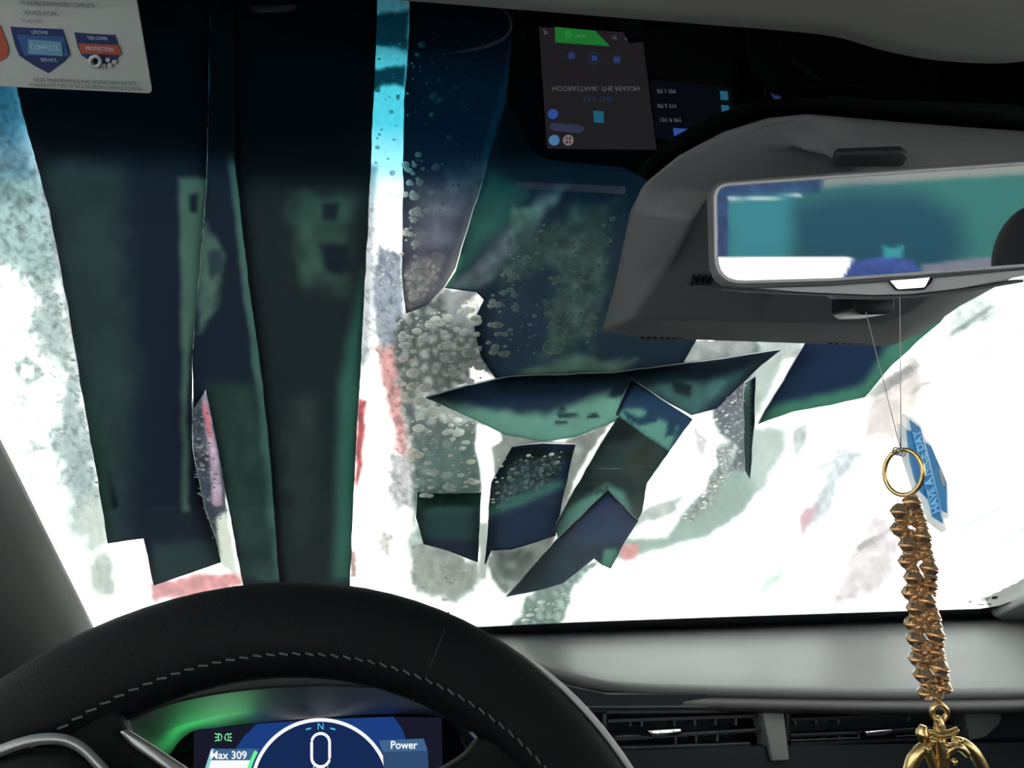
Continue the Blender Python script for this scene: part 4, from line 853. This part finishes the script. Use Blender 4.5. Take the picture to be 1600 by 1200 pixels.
def ctext(s, x, y, h, m, n='card_print', align='CENTER', off=.0012, wide=1):
    o_ = WS.hit(x, y, K+off); ux = nrm(WS.hit(x+40, y+1.6)-WS.hit(x-40, y-1.6)); uy = nrm(np.cross(WS.n, ux)); uy = uy if uy[2] > 0 else -uy
    k = np.linalg.norm(WS.hit(x, y-5)-WS.hit(x, y+5))/10
    return text(n, s, o_, ux*wide, uy, h*k*1.38, m, card, thick=0, align=align)
ctext('BASIC MAINTENANCE AND WORRY-FREE SERVICE', 214, 131, 5.2, M_inkgrey, align='RIGHT', wide=.78)
ctext('AVAILABLE AT TIME OF SALE OR FROM A SERVICE ADVISOR', 222, 139.5, 5.2, M_inkgrey, align='RIGHT', wide=.72)
ctext('MORE RECOMMENDED COMPLETE', 148, 9.5, 6.5, M_inkgrey, align='RIGHT', wide=.7); ctext('SERVICE WORK.', 92, 22, 6.5, M_inkgrey, align='RIGHT', wide=.7); ctext('AT NO COST', 66, 34, 4.5, M_inkgrey, align='RIGHT', wide=.7)
ctext('COMPLETE', 70, 75, 7.5, M_ltblue, wide=.7, off=.0015); ctext('SERVICE', 76, 94, 5, M_ltblue, wide=.8, off=.0015); ctext('LIFETIME', 62, 51, 5, M_ltblue, wide=.8, off=.0015)
ctext('TIRE COVER', 152, 60, 5, M_ltblue, wide=.7, off=.0015); ctext('PROTECTION', 156, 77, 6, M_ltblue, wide=.7, off=.0015)

# ------------------------------------------------------------------ hanging ornament
OP = Plane(ray(1425, 800)*.335, -cf)
orn = empty('hanging_ornament', OP.hit(1412, 738)); tag(orn, 'gold ring with twisted bronze bead strings and gold pendant hanging from the mirror', 'ornament')
PX = (OP.hit(1412, 738) @ cf)/FOC
def op(x, y, off=0): return OP.hit(x, y, off)
ringp = [tuple(op(1412+30*cos(t), 738+35.5*sin(t), .006*cos(t))) for t in np.linspace(0, 2*pi, 49)[:-1]]
tube('ring', ringp, 3.6*PX, M_gold, orn, 10, True)
tube('thread', [tuple(op(1353, 488)), tuple(op(1408, 706))], .62*PX, M_string, orn, 6)
tube('thread', [tuple(op(1406, 464)), tuple(op(1408, 706))], .62*PX, M_string, orn, 6)
for k in range(3): tube('knot', [tuple(op(1400+k*5+5*cos(t), 705+k+6*sin(t), .004*sin(t*2))) for t in np.linspace(0, 2*pi, 14)[:-1]], 1.2*PX, M_string, orn, 6, True)
def beadmesh():
    V = []; F = []; prof = [(.28, -1), (.62, -.72), (1, -.12), (1, .12), (.62, .72), (.28, 1)]; seg = 8
    for k, (r_, z_) in enumerate(prof):
        for i in range(seg): t = 2*pi*(i+.5*(k % 2))/seg; V.append((r_*cos(t), r_*sin(t), z_*.86))
    for k in range(5):
        for i in range(seg):
            a_, b_ = k*seg+i, k*seg+(i+1) % seg; c_, d_ = a_+seg, b_+seg
            F += [(a_, b_, d_), (a_, d_, c_)]
    F += [tuple(range(seg)), tuple(range(5*seg, 6*seg))]
    me = bpy.data.meshes.new('bead'); me.from_pydata(V, [], F); me.materials.append(M_bead); return me
bm_ = beadmesh()
beads = [(1425, 785), (1406, 799), (1434, 813), (1406, 826), (1441, 838), (1419, 851), (1444, 863), (1418, 877), (1452, 888), (1427, 902), (1451, 914), (1423, 926), (1448, 939), (1431, 950), (1456, 964), (1427, 974),
         (1462, 992), (1431, 998), (1462, 1018), (1434, 1029), (1468, 1043), (1442, 1054), (1473, 1073), (1448, 1082)]
inner = [(1420, 812), (1424, 836), (1432, 868), (1436, 925), (1440, 958), (1444, 978), (1447, 1008), (1448, 1030), (1455, 1062), (1462, 1088)]
inner += [((a[0]+b[0])/2+3, (a[1]+b[1])/2) for a, b in zip(beads, beads[2:])]
for i, (x, y) in enumerate(beads+inner):
    o = bpy.data.objects.new('bead', bm_); C.objects.link(o)
    s_ = (14.6 if i < len(beads) else 11)*PX
    ax = Vector((.12*(-1)**i+.1, 0, 1)).normalized()
    o.rotation_mode = 'QUATERNION'; o.rotation_quaternion = ax.to_track_quat('Z', 'Y'); o.scale = (s_, s_, s_)
    o.location = tuple(op(x, y, .004*(-1)**(i//2) if i < len(beads) else -.003)-np.array(orn.location)); o.parent = orn
M_gold2 = M_gold
def gt_(name, pts, r, off=0, closed=False, n=6, taper=None):
    P = smoothpath([tuple(op(x, y, off)) for x, y in pts], n, closed)
    if taper is not None: rads = np.interp(np.linspace(0, 1, len(P)), np.linspace(0, 1, len(taper)), taper)*PX
    else: rads = None
    return tube(name, P, r*PX, M_gold2, orn, 10, closed, rads)
gt_('pendant_loop', [(1467, 1100), (1478, 1108), (1479, 1118), (1468, 1126), (1458, 1118), (1458, 1107)], 4.4, 0, True)
gt_('pendant_bud', [(1463, 1120), (1467, 1130), (1468, 1140), (1465, 1148)], 7, .002, taper=[5, 8, 9, 6])
gt_('pendant_leaf', [(1443, 1134), (1441, 1146), (1444, 1158)], 9, .003, taper=[5, 10, 8])
gt_('pendant_leaf', [(1452, 1143), (1468, 1149), (1484, 1146), (1497, 1139)], 5, .004, taper=[4, 6, 6, 4])
gt_('pendant_arc', [(1416, 1240), (1421, 1205), (1430, 1182), (1446, 1166), (1462, 1156)], 9, 0, taper=[10, 10, 10, 9, 6])
gt_('pendant_arc', [(1544, 1240), (1536, 1204), (1521, 1176), (1505, 1162), (1490, 1156)], 9, 0, taper=[10, 10, 10, 9, 6])
gt_('pendant_stem', [(1466, 1150), (1472, 1170), (1474, 1195), (1474, 1240)], 9, .003, taper=[7, 10, 9, 9])
gt_('pendant_branch', [(1474, 1180), (1488, 1168), (1500, 1168), (1512, 1180)], 5, .004, taper=[6, 7, 7, 5])
gt_('pendant_branch', [(1448, 1165), (1454, 1185), (1462, 1205), (1466, 1240)], 6, .002, taper=[7, 8, 8, 8])
for (x, y) in ((1458, 1158), (1470, 1158), (1480, 1164), (1450, 1170), (1491, 1190), (1500, 1157)):
    gt_('pendant_grain', [(x-2, y-3), (x, y), (x+2, y+4)], 4, .007, taper=[3, 5, 3], n=3)

# ------------------------------------------------------------------ bow tie shaped tag
TP = Plane(ray(1445, 740)*.347, nrm(-cf+.35*cr))
tg = empty('hanging_tag', TP.hit(1445, 740)); tag(tg, 'blue and white tag with cross shaped outline and greeting, hanging behind the gold ring', 'tag')
slab('tag_plate', [(1413, 647), (1420, 652), (1425, 653), (1439, 665), (1447, 688), (1453, 692), (1480, 752), (1483, 808), (1478, 811), (1474, 807), (1479, 828), (1475, 832), (1452, 814), (1447, 788), (1435, 778), (1428, 757), (1413, 710), (1407, 662), (1416, 668)], TP, 0, .0022, M_tagw, tg)
slab('tag_panel', [(1417, 672), (1426, 673), (1452, 781), (1438, 768), (1430, 748), (1423, 722)], TP, .0006, .0006, M_blue, tg)
slab('tag_panel', [(1447, 692), (1455, 697), (1479, 755), (1480, 802), (1470, 796)], TP, .0006, .0006, M_blue, tg)
slab('tag_band', [(1422, 656), (1438, 668), (1474, 818), (1458, 808)], TP, .0010, .0006, M_blue, tg)
for a_, b_ in (((1427, 676), (1455, 796)), ((1445, 690), (1472, 802))):
    tube('tag_outline', [tuple(TP.hit(*a_, .0012)), tuple(TP.hit(*b_, .0012))], .5*PX, M_tagtext, tg, 5)
slab('tag_slot', [(1467, 735), (1470, 733), (1477, 758), (1474, 760)], TP, .0009, .0006, M_white, tg)
a3, b3 = TP.hit(1465, 806, .0014), TP.hit(1431, 668, .0014); ux = nrm(b3-a3); uy = nrm(np.cross(TP.n, ux)); L_ = np.linalg.norm(b3-a3)
text('tag_text', 'HAVE A NICE DAY', (a3+b3)/2, ux*1.0, uy*1.25, L_/8.9, M_tagtext, tg, thick=.0002, bold=.02)
tube('tag_cord', [tuple(TP.hit(1413, 710, -.001)), tuple(TP.hit(1407, 698, -.001)), tuple(TP.hit(1408, 662, -.001))], .9*PX, M_inkgrey, tg, 6)
bpy.context.view_layer.update()

# sub-parts go under the part they belong to
def sub(root_, part, kids):
    ps = [o for o in root_.children if o.name.split('.')[0] == part]
    if not ps: return
    def mid_(o): b = [Vector(v) for v in o.bound_box]; return sum(b, Vector())/8
    for o in [o for o in root_.children if o.name.split('.')[0] in kids]:
        p = min(ps, key=lambda q_: (mid_(q_)-mid_(o)).length); o.parent = p; o.matrix_parent_inverse = Matrix()
bpy.context.view_layer.update()
sub(card, 'emblem', ('emblem_band', 'emblem_field', 'emblem_gear', 'emblem_dot'))
sub(card, 'card_sheet', ('card_print',)); sub(sw, 'spoke', ('spoke_trim', 'spoke_clip')); sub(sw, 'airbag_cover', ('hub_trim',)); sub(sw, 'rim', ('stitching', 'rim_seam', 'rim_highlight'))
sub(clu, 'display', [o.name.split('.')[0] for o in clu.children if o.name.split('.')[0] in ('display_area', 'dial_glow', 'dial_face', 'dial_ring', 'dial_tick', 'dial_letter', 'speed_digit', 'speed_unit', 'range_header', 'range_box', 'range_edge', 'range_text', 'charge_arc', 'power_header', 'power_box', 'power_text', 'lamp_symbol', 'lamp_ray')])
sub(inf, 'screen_area', ('green_bar', 'app_icon', 'icon_dot', 'search_pill', 'music_tile', 'station_tile', 'tab_active', 'tab', 'media_button', 'button_mark', 'screen_text', 'phone_ring', 'signal_icon', 'faint_icon'))
sub(tg, 'tag_plate', ('tag_panel', 'tag_band', 'tag_outline', 'tag_slot', 'tag_text')); sub(mir, 'lower_lip', ('button_frame', 'button', 'lip_underside'))
for v_ in [o for o in C.objects if o.name.startswith('air_vent')]: sub(v_, 'slat', ('slat_edge', 'slider_tab'))
bpy.context.view_layer.update()
